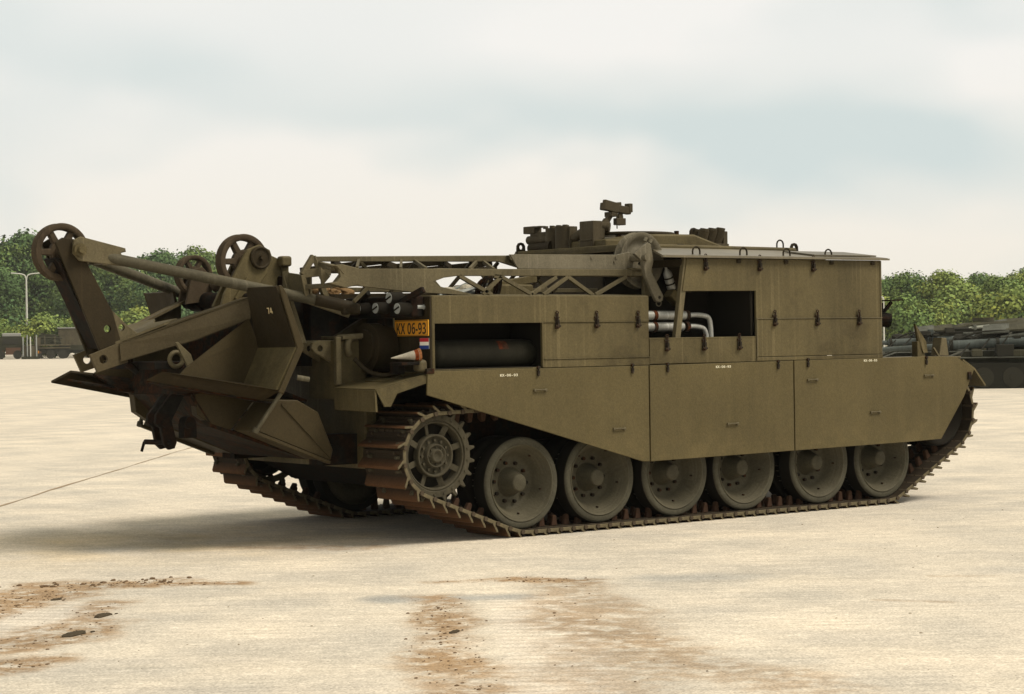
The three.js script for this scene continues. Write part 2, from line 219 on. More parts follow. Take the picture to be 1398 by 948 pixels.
{
  const rnd = mulberry(77), crumbs = [], pebbles = [];
  for (const p of MUD.slice(0, 14)) { const n = Math.round((p[0] > -4 && p[5] < 0.55 ? 45 : 120) * p[5] * Math.hypot(p[2] - p[0], p[3] - p[1])); for (let i = 0; i < n; i++) { const t = rnd(), e = (rnd() + rnd() - 1) * 1.3 * p[4], a = Math.atan2(p[3] - p[1], p[2] - p[0]); const r = 0.002 + 0.008 * Math.pow(rnd(), 5); crumbs.push(lump(r, i + 3.3 * t).translate(lerp(p[0], p[2], t) - Math.sin(a) * e, 0.002, lerp(p[1], p[3], t) + Math.cos(a) * e)); } }
  for (let i = 0; i < 70; i++) { const t = rnd(); crumbs.push(lump(0.004 + 0.018 * Math.pow(rnd(), 4), i * 1.7, 0.6).translate(lerp(-4.75, -3.75, t) + (rnd() - 0.5) * 0.3, 0.003, lerp(2.0, 2.36, t) - 0.22 + rnd() * 0.3)); }
  for (let i = 0; i < 320; i++) { const r = 0.002 + 0.007 * Math.pow(rnd(), 4); pebbles.push(lump(r, i * 0.77).translate(-8 + rnd() * 13, 0.001, -1 + rnd() * 11)); }
  const cr = mesh('mud_crumbs', crumbs, mat('mud', [0.13, 0.085, 0.05], 1), scene); cr.userData = { kind: 'stuff', label: 'brown crumbs of dried mud scattered along the smears on the concrete', category: 'mud' };
  const pe = mesh('grit', pebbles, mat('gritStone', [0.22, 0.18, 0.125], 1), scene); pe.userData = { kind: 'stuff', label: 'small dark grit scattered over the concrete yard', category: 'grit' };
  const clod = (x, z, rx, ry, rz, a, label) => { const g = mergeGeometries([lump(0.9, x * 3.1, 0.6), lump(0.6, x * 5.7, 0.8).translate(0.5, 0, 0.15), lump(0.5, x * 2.3, 0.7).translate(-0.6, 0, -0.2), lump(0.22, x, 0.7).translate(1.5, 0, 0.9)]); g.scale(rx, ry, rz).rotateY(a).translate(0, ry * 0.1, 0); const o = mesh('mud_clod', g, mat('clod' + Math.round(x * 100), [0.055, 0.043, 0.028], 1), scene); o.position.set(x, 0, z); tag(o, label, 'mud clod', 'dark clods of mud lying on the concrete'); return o; };
  clod(-5.53, 4.36, 0.09, 0.035, 0.055, 0.6, 'largest dark mud clod, lying at the left below the brown mud band');
  clod(-5.03, 3.72, 0.075, 0.03, 0.035, 0.6, 'dark mud clod with a pointed top, just above the largest clod at the left');
  clod(-3.80, 5.81, 0.055, 0.022, 0.03, 0.7, 'small flat dark clod on the middle mud streak in the foreground');
  clod(-4.9, 2.75, 0.035, 0.02, 0.03, 0.3, 'small brown clod inside the bend of the left mud band');
}

// ---------------------------------------------------------------- the recovery vehicle (x forward, z towards the near side)
const veh = group('recovery_vehicle', scene);
tag(veh, 'olive drab tracked armoured recovery vehicle with rear spade, pulley wheels and lattice jib', 'armoured vehicle');
const part = (n, g, m, p = veh) => mesh(n, g, m, p);
const WX = [0, 0.880, 1.780, 2.660, 3.665, 4.563], WR = 0.40, WY = 0.46;
const SPK = [-0.93, 0.74], IDL = [5.46, 0.90];

{ // hull
  part('hull', [prism([[-1.15, 0.62], [-0.75, 0.42], [4.7, 0.42], [5.75, 0.95], [5.35, 1.40], [4.2, 1.44], [-1.15, 1.44]], -1.0, 1.0), box(-1.12, 1.98, 1.44, 1.78, -1.0, 1.10)], 'darkIron');  // hull and bogies toned near black for grime and for shade underneath
  for (const s of [1, -1]) { const g = part('track_guard', [box(-1.07, 5.62, 1.40, 1.445, s > 0 ? 1.0 : -1.66, s > 0 ? 1.66 : -1.0), slab([[5.62, 1.425, s * 1.02], [5.62, 1.425, s * 1.69], [5.80, 1.33, s * 1.69], [5.80, 1.33, s * 1.02]], 0.02), slab([[5.80, 1.33, s * 1.02], [5.80, 1.33, s * 1.69], [5.97, 1.155, s * 1.69], [5.97, 1.155, s * 1.02]], 0.02)], 'olive'); }
  // suspension bogie units between the wheels
  for (const s of [1, -1]) for (const x of [0.44, 2.22, 4.11]) { const b = part('suspension_unit', [box(x - 0.32, x + 0.32, 0.52, 0.80, s > 0 ? 1.0 : -1.1, s > 0 ? 1.1 : -1.0, 0.03), tube([x - 0.36, 0.44, s * 1.06], [x + 0.36, 0.44, s * 1.06], 0.07)], 'darkIron'); }
}
{ // road wheels: two dished discs with tyres, hub and bolts
  const tyre = boxUV(mergeGeometries([latheZ([[0.338, 0.0], [0.350, 0.006], [0.380, 0.005], [0.394, -0.004], [0.399, -0.016]], 56), ]));
  const tread = boxUV(mergeGeometries([latheZ([[0.399, -0.016], [0.400, -0.03], [0.400, -0.15], [0.394, -0.168], [0.338, -0.17], [0.338, -0.27], [0.392, -0.27], [0.400, -0.29], [0.400, -0.41], [0.392, -0.43], [0.338, -0.43]], 56)]));
  const disc = boxUV(mergeGeometries([latheZ([[0.340, -0.02], [0.339, 0.006], [0.330, 0.008], [0.322, -0.004], [0.316, -0.022], [0.304, -0.026], [0.298, -0.050], [0.272, -0.085], [0.240, -0.155], [0.212, -0.182], [0.150, -0.186], [0.132, -0.176], [0.128, -0.192], [0.02, -0.192]], 56), latheZ([[0.338, -0.01], [0.338, -0.42], [0.20, -0.42], [0.1, -0.3], [0.02, -0.3]], 40)]));
  const hub = boxUV(mergeGeometries([latheZ([[0.128, -0.19], [0.122, -0.165], [0.104, -0.158], [0.098, -0.105], [0.082, -0.085], [0.076, -0.040], [0.064, -0.024], [0.0, -0.022]], 30)]));
  const bl = []; for (let i = 0; i < 10; i++) { const a = i / 10 * Math.PI * 2 + 0.2; bl.push(cylZ(Math.cos(a) * 0.172, Math.sin(a) * 0.176, -0.19, -0.156, 0.016, 6)); } for (let i = 0; i < 5; i++) { const a = i / 5 * Math.PI * 2; bl.push(cylZ(Math.cos(a) * 0.268, Math.sin(a) * 0.268, -0.09, -0.066, 0.007, 8)); }
  const bolts = boxUV(mergeGeometries(bl));
  WX.forEach((x, i) => { for (const s of [1, -1]) { const w = group('road_wheel', veh); w.position.set(x, WY, s * 1.537); w.rotation.y = s > 0 ? 0 : Math.PI; const r = i * 1.3 + s; for (const [n, g, m] of [['tyre', tyre, 'rubber'], ['tread', tread, 'black'], ['disc', disc, 'dusty'], ['hub', hub, 'dusty'], ['bolt_ring', bolts, 'brown']]) shared(n, g, m, w, 0, 0, 0, r); } });
}
{ // rear drive sprockets with toothed rings, and front idlers
  const sh = new THREE.Shape(), N = 21; for (let i = 0; i < N; i++) { const a = i / N * Math.PI * 2, d = Math.PI * 2 / N; for (const [k, r] of [[0, 0.352], [0.28, 0.352], [0.42, 0.402], [0.58, 0.402], [0.72, 0.352]]) { const t = a + d * k; sh[i || k ? 'lineTo' : 'moveTo'](Math.cos(t) * r, Math.sin(t) * r); } } sh.closePath();
  const hole = new THREE.Path(); hole.absarc(0, 0, 0.295, 0, Math.PI * 2, true); sh.holes.push(hole);
  const ringG = clean(new THREE.ExtrudeGeometry(sh, { depth: 0.03, bevelEnabled: true, bevelThickness: 0.006, bevelSize: 0.006, bevelSegments: 1, bevelOffset: -0.006, curveSegments: 30 }));
  const ring = boxUV(mergeGeometries([ringG.clone().translate(0, 0, -0.05), ringG.clone().translate(0, 0, -0.46), latheZ([[0.298, -0.035], [0.285, -0.02], [0.272, -0.035], [0.268, -0.12]], 44), latheZ([[0.268, -0.12], [0.30, -0.2], [0.30, -0.34], [0.268, -0.42]], 40)]));
  const sp = []; for (let i = 0; i < 8; i++) { const a = i / 8 * Math.PI * 2 + 0.3; sp.push(bar([Math.cos(a) * 0.16, Math.sin(a) * 0.16, -0.07], [Math.cos(a) * 0.285, Math.sin(a) * 0.285, -0.045], 0.010, 0.05)); }
  const spokes = boxUV(mergeGeometries([...sp, latheZ([[0.182, -0.09], [0.182, -0.03], [0.170, -0.022], [0.160, -0.03], [0.155, -0.055], [0.01, -0.055]], 36), ]));
  const recess_shade = boxUV(mergeGeometries([latheZ([[0.285, -0.13], [0.15, -0.10]], 36)]));  // black disc stands for the shade behind the spokes
  const hb = [latheZ([[0.104, -0.055], [0.100, -0.012], [0.088, -0.006], [0.080, -0.022], [0.062, -0.022], [0.058, 0.004], [0.040, 0.008], [0.034, -0.006], [0.0, -0.006]], 30)]; for (let i = 0; i < 12; i++) { const a = i / 12 * Math.PI * 2; hb.push(cylZ(Math.cos(a) * 0.130, Math.sin(a) * 0.130, -0.056, -0.030, 0.013, 6)); } for (let i = 0; i < 8; i++) { const a = i / 8 * Math.PI * 2; hb.push(cylZ(Math.cos(a) * 0.071, Math.sin(a) * 0.071, -0.024, -0.008, 0.008, 6)); }
  const hub = boxUV(mergeGeometries(hb)); const bb = []; for (let i = 0; i < 21; i++) { const a = (i + 0.5) / 21 * Math.PI * 2; bb.push(cylZ(Math.cos(a) * 0.325, Math.sin(a) * 0.325, -0.02, -0.006, 0.011, 6)); } const bolts = boxUV(mergeGeometries(bb));
  for (const s of [1, -1]) { const w = group('drive_sprocket', veh); w.position.set(SPK[0], SPK[1], s * 1.592); w.rotation.y = s > 0 ? 0 : Math.PI; for (const [n, g, m] of [['toothed_ring', ring, 'sprocketIron'], ['spokes', spokes, 'sprocketIron'], ['recess_shade', recess_shade, 'black'], ['hub', hub, 'sprocketIron'], ['bolt_ring', bolts, 'sprocketIron']]) shared(n, g, m, w); }
  const idG = boxUV(mergeGeometries([latheZ([[0.36, -0.02], [0.34, 0], [0.30, -0.01], [0.26, -0.08], [0.12, -0.1], [0.1, -0.02], [0, -0.02]], 36), latheZ([[0.36, -0.02], [0.36, -0.14]], 36), latheZ([[0.36, -0.3], [0.36, -0.42], [0.1, -0.42]], 36), latheZ([[0.12, -0.1], [0.12, -0.42]], 24)]));
  for (const s of [1, -1]) { const w = shared('idler_wheel', idG, 'black', veh, IDL[0], IDL[1], s * 1.52); w.rotation.y = s > 0 ? 0 : Math.PI; }  // idlers coloured black to carry the shade they sit in
}
{ // tracks: hull curve round wheels, links with slanted spuds and guide horns
  const pts = []; const circ = (x, y, r) => { for (let i = 0; i < 220; i++) { const a = i / 220 * Math.PI * 2; pts.push([x + Math.cos(a) * r, y + Math.sin(a) * r]); } };
  circ(WX[0], WY, WR); circ(WX[5], WY, WR); circ(SPK[0], SPK[1], 0.335); circ(IDL[0], IDL[1], 0.375);
  pts.sort((a, b) => a[0] - b[0] || a[1] - b[1]); const cr = (o, a, b) => (a[0] - o[0]) * (b[1] - o[1]) - (a[1] - o[1]) * (b[0] - o[0]); const lo = [], hi = [];
  for (const p of pts) { while (lo.length > 1 && cr(lo.at(-2), lo.at(-1), p) <= 0) lo.pop(); lo.push(p); } for (const p of pts.slice().reverse()) { while (hi.length > 1 && cr(hi.at(-2), hi.at(-1), p) <= 0) hi.pop(); hi.push(p); }
  const h = [...lo.slice(0, -1), ...hi.slice(0, -1)]; // counter-clockwise: ground run goes +x
  let per = 0; const ln = h.map((p, i) => { const q = h[(i + 1) % h.length], l = Math.hypot(q[0] - p[0], q[1] - p[1]); per += l; return l; }); const NL = Math.round(per / 0.139), pitch = per / NL;
  const at = s => { s = ((s % per) + per) % per; for (let i = 0; i < h.length; i++) { if (s <= ln[i]) { const q = h[(i + 1) % h.length], t = s / ln[i]; return [lerp(h[i][0], q[0], t), lerp(h[i][1], q[1], t)]; } s -= ln[i]; } return h[0]; };
  // link in local x (along) and y (outwards is -y)
  const tint = (g, f) => { const p = g.attributes.position, n = g.attributes.normal, c = new Float32Array(p.count * 3); for (let i = 0; i < p.count; i++) c.set(f(p.getX(i), p.getY(i), p.getZ(i), n.getX(i), n.getY(i), n.getZ(i)), i * 3); g.setAttribute('color', new THREE.BufferAttribute(c, 3)); return g; };
  const body = [], dust = [0.20, 0.165, 0.10], dark = [0.050, 0.036, 0.023], rust = [0.155, 0.074, 0.034], steel = [0.10, 0.075, 0.05];
  const L = pitch;
  const plate = prism([[-L * 0.47, -0.004], [L * 0.43, -0.004], [L * 0.43, -0.034], [L * 0.30, -0.040], [-L * 0.47, -0.034]], -0.302, 0.302, [], 0.004);
  const spud = prism([[L * 0.02, -0.030], [L * 0.26, -0.030], [L * 0.60, -0.070], [L * 0.70, -0.090], [L * 0.54, -0.092]], -0.305, 0.305, [], 0.004);
  const rib = prism([[-L * 0.46, -0.03], [-L * 0.10, -0.03], [-L * 0.16, -0.046], [-L * 0.40, -0.046]], -0.27, 0.27, [], 0.004);
  const sideCol = base => (x, y, z, nx, ny, nz) => Math.abs(nz) > 0.7 && Math.abs(z) > 0.28 ? dust : base;
  body.push(tint(boxUV(plate), sideCol(dark)), tint(boxUV(spud), (x, y, z, nx, ny, nz) => Math.abs(nz) > 0.7 ? dust : y < -0.075 ? rust : dark), tint(boxUV(rib), () => dark));
  for (const z of [-0.26, -0.13, 0, 0.13, 0.26]) body.push(tint(boxUV(cylZ(L * 0.46, -0.019, z - 0.055, z + 0.055, 0.020, 10)), () => steel));
  for (const s of [-1, 1]) body.push(tint(boxUV(prism([[-L * 0.30, -0.004], [L * 0.20, -0.004], [L * 0.13, 0.080], [L * 0.03, 0.092], [-L * 0.16, 0.085]], s * 0.105 - 0.022, s * 0.105 + 0.022, [], 0.006)), () => [0.095, 0.050, 0.030]));
  for (const z of [-0.2, 0.2]) body.push(tint(boxUV(cylZ(0, 0, -0.02, 0.02, 0.012, 6).rotateX(Math.PI / 2).translate(-L * 0.25, -0.045, z)), () => steel));
  const lg = mergeGeometries(body); const lgF = flipZ(lg);
  for (const s of [1, -1]) { const t = group('track', veh); for (let i = 0; i < NL; i++) { const a = at((i - 0.47) * pitch), b = at((i + 0.47) * pitch), an = Math.atan2(b[1] - a[1], b[0] - a[0]); shared('link', s > 0 ? lg : lgF, 'link', t, (a[0] + b[0]) / 2, (a[1] + b[1]) / 2, s * 1.32, an); } }
}
// latch, handle and pin shapes shared by the panels
const latchG = boxUV(mergeGeometries([box(-0.022, 0.022, -0.062, 0.055, 0, 0.012, 0.003), box(-0.014, 0.014, -0.055, 0.03, 0.012, 0.034, 0.004), tube([-0.03, -0.035, 0.02], [0.03, -0.035, 0.02], 0.012, 0.012, 8), bar([0, 0.02, 0.02], [0, 0.095, 0.014], 0.016, 0.014), torus(0.016, 0.005, 0.0, 0.10, 0.012), box(-0.030, 0.030, 0.045, 0.06, 0, 0.016, 0.003)])).scale(0.86, 0.86, 1);
const handleG = boxUV(mergeGeometries([curve([[-0.058, 0, 0], [-0.054, 0.002, 0.013], [0, 0.003, 0.017], [0.054, 0.002, 0.013], [0.058, 0, 0]], 0.007, 20), box(-0.074, -0.042, -0.013, 0.013, 0, 0.018, 0.006), box(0.042, 0.074, -0.013, 0.013, 0, 0.018, 0.006)]));
const pinG = boxUV(mergeGeometries([box(-0.012, 0.012, -0.03, 0.012, 0, 0.02, 0.004), tube([0, -0.035, 0.014], [0, 0.05, 0.012], 0.007, 0.007, 8), cylZ(0, 0.04, 0, 0.022, 0.014, 10)]));
const loopG = boxUV(mergeGeometries([torus(0.045, 0.008, 0, 0.02, 0, [0, 0, 0], Math.PI), tube([-0.045, -0.02, 0], [-0.045, 0.02, 0], 0.008, 0.008, 8), tube([0.045, -0.02, 0], [0.045, 0.02, 0], 0.008, 0.008, 8)]));
const eyeG = boxUV(prism([[-0.055, -0.05], [0.055, -0.05], [0.05, 0.03], [0.03, 0.058], [0, 0.066], [-0.03, 0.058], [-0.05, 0.03]], -0.015, 0.015, [[0, 0.016, 0.024]]));
const serial = textTex(256, 48, (c, w, h) => { c.clearRect(0, 0, w, h); c.fillStyle = '#d8d2ba'; c.font = 'bold 40px monospace'; c.textAlign = 'center'; c.textBaseline = 'middle'; c.fillText('KX-06-93', w / 2, h / 2 + 2); });
const serialM = new THREE.MeshStandardMaterial({ map: serial, roughness: 0.9, transparent: true, alphaTest: 0.35 });
function decal(name, w, h, m, parent, x, y, z, ry = 0) { const o = new THREE.Mesh(new THREE.PlaneGeometry(w, h), m); o.name = name; o.position.set(x, y, z); o.rotation.y = ry; parent.add(o); return o; }
{ // side skirts: three panels each side
  const P1 = [[-1.085, 1.450], [1.338, 1.452], [1.338, 0.590], [1.26, 0.592], [-1.095, 1.255]], P2 = [[1.352, 1.452], [3.168, 1.462], [3.168, 0.604], [1.352, 0.588]], P3 = [[3.182, 1.462], [5.10, 1.470], [5.50, 1.462], [5.795, 1.330], [5.63, 1.05], [5.27, 0.628], [4.75, 0.618], [3.182, 0.604]];
  const W = { 0: { h: [[0.092, 1.263], [0.979, 0.895]], p: [[0.071, 1.42], [1.14, 1.42]], t: [-0.243, 1.402] }, 1: { h: [[2.361, 0.889]], p: [[1.56, 1.42], [2.96, 1.42]], t: [2.255, 1.424] }, 2: { h: [[3.421, 1.272], [5.089, 1.276], [4.295, 0.933]], p: [[3.36, 1.43], [5.05, 1.42]], t: [4.237, 1.446] } };
  [P1, P2, P3].forEach((p, i) => {
    const s = part('skirt_plate', prism(p, 1.672, 1.692, [], 0.003), 'skirtPaint');
    for (const q of W[i].h) shared('handle', handleG, 'oliveLight', s, q[0], q[1], 1.692); for (const q of W[i].p) shared('pin', pinG, 'latchIron', s, q[0], q[1], 1.692);
    decal('serial_number', 0.26, 0.034, serialM, s, W[i].t[0], W[i].t[1], 1.6935);
    part('skirt_plate', flipZ(prism(p, 1.672, 1.692, [], 0.003)), 'olive');
  });
  part('skirt_hanger', [box(5.68, 5.73, 1.22, 1.30, 1.692, 1.712), box(-1.10, -1.02, 1.43, 1.475, 1.66, 1.70)], 'brown');
}
{ // rear stowage locker over the near track guard, open slot at its rear end
  const b = part('stowage_locker', [box(-1.03, 1.362, 1.85, 2.078, 1.655, 1.678), box(-1.03, 1.36, 2.055, 2.082, 1.14, 1.668), box(-1.03, 1.36, 1.447, 1.462, 1.14, 1.66), box(0.14, 1.362, 1.53, 1.846, 1.655, 1.675), box(0.14, 1.362, 1.455, 1.526, 1.655, 1.682), box(1.335, 1.36, 1.46, 2.06, 1.14, 1.655)], 'olive');
  part('locker_shade_walls', [box(-1.03, 1.335, 1.462, 2.05, 1.13, 1.15), box(-1.03, 1.335, 1.462, 1.47, 1.15, 1.64), box(0.19, 0.21, 1.47, 2.05, 1.15, 1.64)], 'black', b);  // back, floor and partition coloured black for the shade inside the locker
  part('locker_edge', [box(-1.035, 1.362, 1.846, 1.853, 1.66, 1.684), box(0.15, 1.362, 1.526, 1.534, 1.66, 1.690), box(-1.035, -1.005, 1.46, 2.078, 1.655, 1.690), box(0.132, 0.146, 1.46, 1.85, 1.655, 1.684)], 'olive', b);
  for (const x of [0.297, 0.743, 1.225]) shared('latch', latchG, 'latchIron', b, x, 1.845, 1.676);
  const rear = part('locker_end_plate', [box(-1.055, -1.035, 1.45, 2.072, 1.19, 1.69)], 'oliveDark', b);
  part('rear_lamp', [box(-1.12, -1.055, 1.92, 2.01, 1.455, 1.56, 0.012), tube([-1.13, 1.985, 1.605], [-1.055, 1.985, 1.605], 0.022)], 'galv', b);
}
{ // licence plate and flag on the rear end
  const lp = textTex(512, 144, (c, w, h) => { c.fillStyle = '#c98a1c'; c.fillRect(0, 0, w, h); c.strokeStyle = '#3a2408'; c.lineWidth = 5; c.strokeRect(5, 5, w - 10, h - 10); c.fillStyle = '#1c1206'; c.font = 'bold 146px sans-serif'; c.textAlign = 'center'; c.textBaseline = 'middle'; c.save(); c.translate(w / 2, h / 2 + 6); c.scale(0.80, 1); c.fillText('KX 06-93', 0, 0); c.restore(); });
  const pl = part('licence_plate', box(-1.068, -1.056, 1.745, 1.880, 1.185, 1.68, 0.003), mat('plateEdge', [0.55, 0.28, 0.03], 0.6));
  decal('plate_face', 0.487, 0.130, new THREE.MeshStandardMaterial({ map: lp, roughness: 0.55 }), pl, -1.0695, 1.8125, 1.4325, -Math.PI / 2);
  const fl = textTex(64, 64, (c, w, h) => { c.fillStyle = '#b0202c'; c.fillRect(0, 0, w, 22); c.fillStyle = '#efe9dc'; c.fillRect(0, 22, w, 21); c.fillStyle = '#1f3a86'; c.fillRect(0, 43, w, 21); });
  const fg = part('flag_plate', box(-1.062, -1.056, 1.635, 1.728, 1.548, 1.682, 0.002), 'galv'); decal('flag_face', 0.13, 0.09, new THREE.MeshStandardMaterial({ map: fl, roughness: 0.7 }), fg, -1.0635, 1.6815, 1.615, -Math.PI / 2);
}
{ // middle bin with the exhaust opening, large forward bin with sloping lid
  const mb = part('middle_bin', [box(1.366, 2.695, 1.462, 1.690, 1.655, 1.678), box(1.366, 2.70, 1.45, 1.465, 1.0, 1.655), box(1.36, 2.70, 1.685, 1.70, 1.58, 1.68)], 'olive');
  for (const x of [1.566, 2.024, 2.469]) shared('latch', latchG, 'latchIron', mb, x, 1.628, 1.678);
  const fb = part('forward_bin', [prism([[1.838, 2.425], [4.415, 2.432], [4.415, 1.868], [2.70, 1.860], [2.70, 2.128], [1.775, 2.122]], 1.652, 1.675, [], 0.003), box(2.70, 4.418, 1.505, 1.862, 1.655, 1.682), box(2.69, 4.425, 1.466, 1.502, 1.655, 1.688), box(2.69, 4.425, 1.448, 1.464, 1.0, 1.655), box(4.395, 4.418, 1.46, 2.43, 1.02, 1.655), box(4.40, 4.412, 1.47, 2.4, 1.06, 1.6)], 'olive');
  part('bin_shade_walls', [box(2.66, 2.69, 1.47, 2.40, 1.05, 1.645), box(1.37, 2.69, 1.47, 2.42, 1.02, 1.05), box(1.37, 2.69, 1.466, 1.476, 1.05, 1.64)], 'black', fb);  // inner walls of the bin coloured black to stand for interior shade
  part('panel_seam', [box(2.70, 4.422, 1.862, 1.870, 1.66, 1.690), box(2.694, 2.708, 1.50, 1.865, 1.66, 1.690), box(4.405, 4.424, 1.50, 2.43, 1.655, 1.684)], 'oliveLight', fb);
  for (const x of [2.931, 3.502, 4.084]) shared('latch', latchG, 'latchIron', fb, x, 1.845, 1.682);
  for (const x of [2.057, 2.748, 3.462]) shared('latch', latchG, 'latchIron', fb, x, 2.365, 1.676);
  for (const x of [2.48, 3.10, 3.72, 4.30]) part('hinge', box(x - 0.025, x + 0.025, 2.385, 2.42, 1.67, 1.69), 'oliveDark', fb);
  part('bin_post', bar([1.845, 2.43, 1.64], [1.72, 1.69, 1.64], 0.05, 0.065), 'oliveLight', fb);
  part('bin_end_plate', [box(2.04, 2.32, 2.12, 2.41, 1.185, 1.20), box(1.80, 1.85, 2.35, 2.42, 1.2, 1.64)], 'oliveDark', fb);
  const lid = part('bin_lid', [slab([[1.50, 2.440, 1.715], [4.48, 2.446, 1.715], [4.44, 2.536, 1.0], [1.95, 2.548, 1.0]], 0.018), bar([1.50, 2.436, 1.71], [4.50, 2.442, 1.71], 0.03, 0.018), slab([[3.55, 2.476, 1.62], [4.42, 2.478, 1.62], [4.40, 2.530, 1.2], [3.55, 2.530, 1.2]], 0.012)], 'lidSheen', fb);
  for (const x of [2.02, 2.62, 3.19, 3.76]) shared('grab_loop', loopG, 'oliveDark', fb, x, 2.470, 1.60);
  for (const s of [0, 1]) part('exhaust_pipe', [tube([1.25, 1.905 - s * 0.105, 1.45], [2.02 - s * 0.05, 1.905 - s * 0.105, 1.45], 0.042), curve([[2.0, 1.905 - s * 0.105, 1.45], [2.20 - s * 0.06, 1.905 - s * 0.105, 1.45], [2.30 - s * 0.06, 1.88 - s * 0.105, 1.45], [2.325 - s * 0.055, 1.80 - s * 0.08, 1.45], [2.33 - s * 0.065, 1.62, 1.45]], 0.024, 30)], 'silver');
  for (const x of [1.62, 2.02]) part('pipe_clamp', [tube([x - 0.02, 1.905, 1.45], [x + 0.02, 1.905, 1.45], 0.047), tube([x - 0.02, 1.80, 1.45], [x + 0.02, 1.80, 1.45], 0.047)], mat('clampBrown', [0.13, 0.072, 0.040], 0.85, { map: rustMap }));
}
{ // casemate, its raised roof and fittings
  const c = part('casemate', [box(1.98, 4.36, 1.44, 2.53, -1.05, 1.0, 0.02)], 'oliveDark');
  part('roof_plate', [box(1.93, 4.02, 2.532, 2.582, -1.06, 0.90, 0.012), box(1.93, 1.965, 2.53, 2.60, -1.04, 0.92, 0.01), tube([1.94, 2.565, 1.0], [3.98, 2.56, 0.92], 0.024)], 'olive', c);
  part('raised_roof', [prism([[2.15, 2.582], [2.18, 2.66], [2.36, 2.705], [2.6, 2.728], [3.2, 2.735], [3.45, 2.665], [3.75, 2.582]], -0.55, 0.30, [], 0.02), box(2.02, 2.25, 2.582, 2.665, -0.95, 0.30, 0.015)], 'olive', c);
  part('hatch_rim', [curve(Array.from({ length: 16 }, (_, i) => [2.75 + Math.cos(i / 8 * Math.PI) * 0.42, 2.742, -0.1 + Math.sin(i / 8 * Math.PI) * 0.34]), 0.018, 48, true), box(2.5, 2.56, 2.60, 2.635, 0.30, 0.34), box(2.95, 3.01, 2.60, 2.635, 0.30, 0.34)], 'oliveDark', c);
  for (const [x, y, z] of [[1.98, 2.625, -1.0], [3.50, 2.76, -0.05], [4.28, 2.585, 0.62]]) shared('lifting_eye', eyeG, 'oliveDark', c, x, y, z);
  part('roof_stud', [tube([3.22, 2.70, 0], [3.22, 2.785, 0], 0.025)], 'brown', c);
  part('roof_stud', [tube([2.40, 2.68, 0.05], [2.40, 2.755, 0.05], 0.03)], 'brown', c);
  shared('grab_loop', loopG, 'oliveDark', c, 3.90, 2.60, 0.80);
  part('roof_roll', [tube([2.02, 2.625, -0.88], [2.0, 2.628, -0.55], 0.05), tube([2.0, 2.628, -0.56], [2.0, 2.63, -0.50], 0.06)], 'oliveDark', c);
  part('periscope_box', [box(2.0, 2.12, 2.60, 2.856, -0.075, 0.135, 0.008), box(1.99, 2.02, 2.66, 2.675, -0.06, 0.11)], 'fitPaint', c);
  const ca = part('canister', [tube([2.06, 2.60, -0.55], [2.06, 2.815, -0.55], 0.088, 0.088, 24), tube([2.05, 2.60, -0.35], [2.05, 2.82, -0.35], 0.108, 0.108, 24), box(2.0, 2.1, 2.6, 2.82, -0.245, -0.225)], 'fitPaint', c);
  const caps = []; for (let i = 0; i < 7; i++) caps.push(tube([2.0 + (i % 2) * 0.06, 2.81, -0.61 + i * 0.052], [2.0 + (i % 2) * 0.06, 2.838, -0.61 + i * 0.052], 0.026, 0.026, 10)); part('canister_cap', caps, 'fitPaint', ca).userData.kind = 'stuff';
  part('sight', [box(2.0, 2.1, 2.775, 2.85, -0.985, -0.80, 0.008), box(2.0, 2.08, 2.83, 2.848, -0.82, -0.70), box(2.02, 2.14, 2.66, 2.785, -0.90, -0.64, 0.01), tube([2.05, 2.71, -0.95], [2.05, 2.71, -0.62], 0.045)], 'fitPaint', c);
  part('scope_tube', tube([2.06, 2.70, -0.24], [2.06, 2.75, -0.08], 0.05), 'fitPaint', c);
  const dk = []; for (let r = 0; r < 2; r++) for (let i = 0; i < 3; i++) dk.push(tube([3.53 + i * 0.10, 2.60, 0.0 - r * 0.12], [3.55 + i * 0.115, 2.795 + i * 0.006, 0.06 - r * 0.12], 0.055, 0.055, 14), tube([3.55 + i * 0.115, 2.79 + i * 0.006, 0.06 - r * 0.12], [3.553 + i * 0.115, 2.812 + i * 0.006, 0.062 - r * 0.12], 0.046, 0.046, 12)); dk.push(box(3.42, 3.86, 2.58, 2.66, -0.2, 0.1)); dk.push(box(3.80, 3.86, 2.6, 2.79, -0.08, 0.08));
  part('smoke_launcher', dk, 'fitPaint', c);
  // machine gun mount without barrel
  part('machine_gun', [bar([1.97, 2.985, 0.3], [2.33, 2.945, 0.3], 0.07, 0.075), bar([1.96, 3.00, 0.34], [2.14, 2.965, 0.34], 0.05, 0.10), bar([2.12, 3.0, 0.26], [2.24, 3.01, 0.26], 0.06, 0.05), box(2.30, 2.345, 2.93, 3.02, 0.26, 0.34), bar([2.10, 2.93, 0.3], [2.02, 2.82, 0.3], 0.045, 0.05), bar([2.20, 2.92, 0.3], [2.22, 2.80, 0.3], 0.035, 0.06), box(2.14, 2.26, 2.80, 2.87, 0.27, 0.33), tube([2.03, 2.84, 0.3], [1.95, 2.74, 0.3], 0.04), tube([1.92, 2.79, 0.24], [2.02, 2.77, 0.36], 0.05), tube([2.11, 2.91, 0.36], [2.115, 2.76, 0.36], 0.006), box(2.05, 2.13, 2.88, 2.93, 0.24, 0.36), tube([1.93, 2.66, 0.3], [1.95, 2.76, 0.3], 0.055)].map(q => q.translate(0.345, 0.034, -0.4)), 'fitPaint', c);
}
